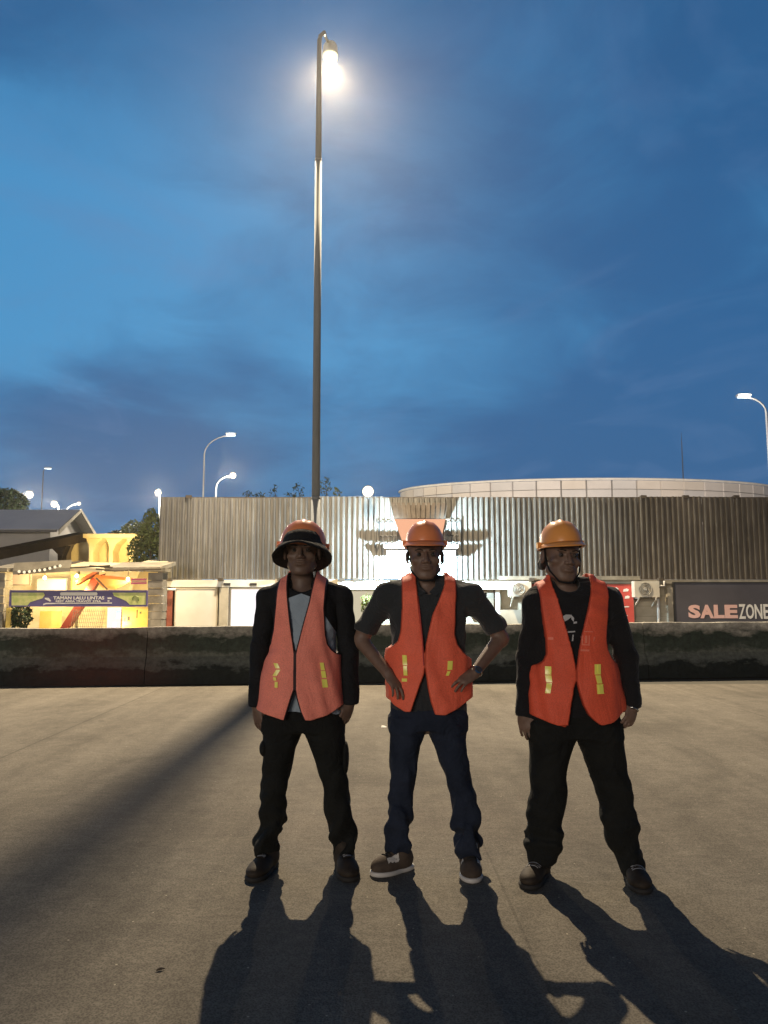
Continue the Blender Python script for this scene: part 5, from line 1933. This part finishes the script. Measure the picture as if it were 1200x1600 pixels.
# ================= right man =================
WHT = principled('shirt_print', (.42, .42, .43), .6)
VPR = principled('vest_print', (.85, .22, .14), .6)
c3 = dict(Y=3.94, seed=4.1, bx=(788, 1040), mid=890,
  label='worker in black long sleeves and red-orange vest with a tilted amber hard hat',
  torso=[(905, 862, 918, .06, .02), (912, 850, 932, .075, .015), (920, 840, 944, .09, .01), (932, 835, 952, .108, 0), (955, 834, 953, .122, 0), (985, 837, 950, .128, 0), (1015, 839, 949, .128, 0),
         (1050, 835, 955, .124, 0), (1090, 831, 962, .120, 0), (1120, 829, 965, .118, 0), (1150, 829, 965, .11, 0)],
  shoulders=[(872, 922, 838, 939, .046, .056), (908, 920, 951, 936, .046, .056)],
  arms=[dict(j=[(837, 945, .01, .064), (824, 1030, .03, .052), (818, 1112, -.02, .040)], skin=[.05, .04, .028], sleeve_end=[(818, 1118, -.02), (0, 0, -1)],
             hd=(.10, -.15, -1), hs=(.85, -.5, 0), curl=-.28, thumb=.15),
        dict(j=[(953, 942, .01, .066), (978, 1024, .04, .054), (989, 1100, -.01, .044)], skin=[.05, .04, .030], sleeve_end=[(990, 1108, -.01), (.1, 0, -1)],
             hd=(-.34, -.35, -.9), hs=(-.8, -.5, .1), curl=.50, thumb=.35)],
  shirt_mat=BLKN, shirt_hem=1130, neck_hole=(886, 911, (.060, .10, .052)),
  vest_body=[(1010, 838, 951, .140, 0), (1035, 833, 957, .145, 0), (1060, 829, 962, .150, -.002), (1090, 827, 966, .155, -.004), (1125, 825, 969, .158, -.006)],
  vl=[(890, 837), (925, 838), (960, 841), (1000, 846), (1020, 847), (1030, 843), (1036, 836), (1042, 820), (1130, 800)],
  vr=[(890, 944), (925, 944), (960, 941), (995, 938), (1012, 941), (1026, 948), (1034, 957), (1042, 975), (1130, 990)],
  nl=[(890, 858), (915, 859), (950, 868), (985, 877), (1015, 884), (1045, 889.5), (1058, 889.5), (1070, 886), (1100, 881), (1130, 876)],
  nr=[(890, 920), (915, 917), (950, 908), (985, 899), (1015, 893), (1045, 889.5), (1058, 889.5), (1075, 893), (1095, 899), (1110, 907), (1120, 917), (1130, 932)],
  neckx=(862, 916),
  hem=[(815, 1110), (827, 1114), (850, 1123), (877, 1131), (890, 1130), (905, 1122), (925, 1127), (945, 1123), (967, 1110), (985, 1104)],
  vest_mat=vestmat('red_orange_vest', (.80, .115, .055), (.5, .065, .03), .006),
  strips=[(quad(858.5, 1042, 858.5, 1055, 9), STRIP), (quad(858.5, 1056, 860, 1067, 9), STRIP), (quad(860, 1068, 857, 1084, 8), STRIP),
          (quad(934.5, 1038, 934, 1054, 10), STRIP), (quad(934.5, 1055, 937, 1068, 9), STRIP), (quad(937, 1069, 938, 1084, 11), STRIP)],
  prints=[([(880, 964), (886, 960.5), (889, 969), (879, 974)], WHT, 's'), ([(886, 960.5), (893, 960.5), (896, 963.5), (889, 969)], WHT, 's'), ([(874, 980), (879, 974), (881, 975.5), (875.5, 981.5)], WHT, 's'),
          ([(894, 960), (899, 966), (898, 972), (895, 968)], WHT, 's'), ([(880, 976), (882, 975), (888, 984), (886, 986)], WHT, 's'),
          ([(876, 988), (900, 986), (900, 988), (876, 990)], WHT, 's'), ([(880, 994), (882, 994), (883, 1005), (881, 1004)], WHT, 's'),
          ([(881, 1003), (886, 1005), (885, 1007), (881, 1005)], WHT, 's'), ([(896, 992), (898, 992), (897, 1002), (895, 1002)], WHT, 's'),
          ([(887, 1014), (891, 1014), (891, 1018), (887, 1018)], WHT, 's'), ([(898, 972), (903, 971), (903, 974), (898, 975)], WHT, 's'),
          ([(910, 986), (927, 986.5), (927, 988), (910, 987.5)], VPR, 'v'), ([(909, 992), (911, 992), (911, 1006), (909, 1006)], VPR, 'v'),
          ([(909, 1006), (922, 1007), (922, 1009), (909, 1008)], VPR, 'v'), ([(914, 993), (918, 993), (918, 1005), (914, 1005)], VPR, 'v'),
          ([(920, 993), (922, 993), (922, 1007), (920, 1007)], VPR, 'v'), ([(899, 1014), (921, 1015), (921, 1018), (899, 1017)], VPR, 'v'),
          ([(928, 996), (931, 995), (930, 999), (928, 1003)], VPR, 'v'), ([(858, 996), (866, 996), (866, 1000), (858, 1000)], VPR, 'v')],
  pelvis=[(1112, 829, 966, .120, 0), (1130, 827, 968, .120, 0), (1150, 828, 970, .115, 0)],
  legs=[[(1130, 826, 900, .110, 0), (1156, 826, 899, .108, 0), (1180, 828, 890, .100, 0), (1215, 828, 884, .090, 0), (1250, 826, 883, .084, 0), (1285, 824, 883, .080, .0), (1310, 822, 878, .078, .01),
         (1330, 822, 871, .074, .01), (1345, 824, 865, .070, .01), (1352, 828, 858, .062, .01)],
        [(1130, 898, 970, .110, 0), (1156, 902, 973, .108, 0), (1180, 912, 976, .100, 0), (1210, 922, 981, .092, 0), (1240, 931, 987, .086, 0), (1275, 937, 993, .082, 0), (1305, 948, 999, .078, 0),
         (1335, 960, 1004, .072, 0), (1352, 967, 1007, .070, -.01), (1364, 972, 1005, .062, -.01)]],
  tfold=.008,
  trouser_mat=TROU, skin=SK, eye=(877, 869), head_rot=(.16, R(4), .0), head_sc=1.08, wide=1.10, neck_base=(884, 930))
r3, W3, Tm3, Rm3, _ = person(c3)
hair_part(r3, Tm3, Rm3, 1.04, 'bushy')
helmet(r3, Tm3((0, .010, .050)), .106, .128, .128, rot_m(.10, R(-3), R(-4)), HELO2, .04)
chin_strap(r3, Tm3)
# shirt collar flaps
m = MB()
a, b, c_ = W3(911, 903, .0), W3(925, 912, -.03), W3(908, 925, -.10)
m.prism([a, b, c_], (0, .008, .004))
a, b, c_ = W3(862, 905, .0), W3(852, 914, -.03), W3(866, 928, -.10)
m.prism([a, b, c_], (0, .008, .004))
m.build('collar', BLKN, r3)
# bracelet and ring
wq, hd_ = W3(989, 1100, -.01), Vector((-.34, -.35, -.9)).normalized()
cw = Vector(wq) + hd_ * .028
uu = hd_.cross(Vector((0, 1, 0))).normalized(); vv = hd_.cross(uu)
m = MB()
m.tube([cw + (uu * math.cos(a) + vv * math.sin(a)) * .031 for a in np.linspace(0, 2 * math.pi, 25)], .004, 6, False)
m.build('bracelet', METAL, r3, True)

# shoes: ankle point from the picture rows, toes turned as in the photograph
def shoe_at(root, ax, ay, Yp, toex, toey, style, wid=.05):
    t_ = G(toex, toey)
    a = P(ax, ay, Yp)
    d = Vector((t_.x - a.x, t_.y - Yp))
    Lh = max(.15, min(.24, d.length / 1.02))
    yaw = math.atan2(d.x, -d.y)
    return shoe(root, (a.x, Yp, max(.07, a.z)), yaw, Lh, style, wid)
shoe_at(r1, 419, 1328, 4.07, 388, 1384, 'boot', .054)
shoe_at(r1, 538, 1336, 4.07, 550, 1383, 'boot', .054)
shoe_at(r2, 624, 1328, 4.04, 597, 1366, 'sneaker', .052)
shoe_at(r2, 734, 1336, 4.03, 738, 1382, 'sneaker', .052)
shoe_at(r3, 843, 1350, 3.96, 818, 1396, 'black', .054)
shoe_at(r3, 989, 1362, 3.93, 1016, 1412, 'black', .054)
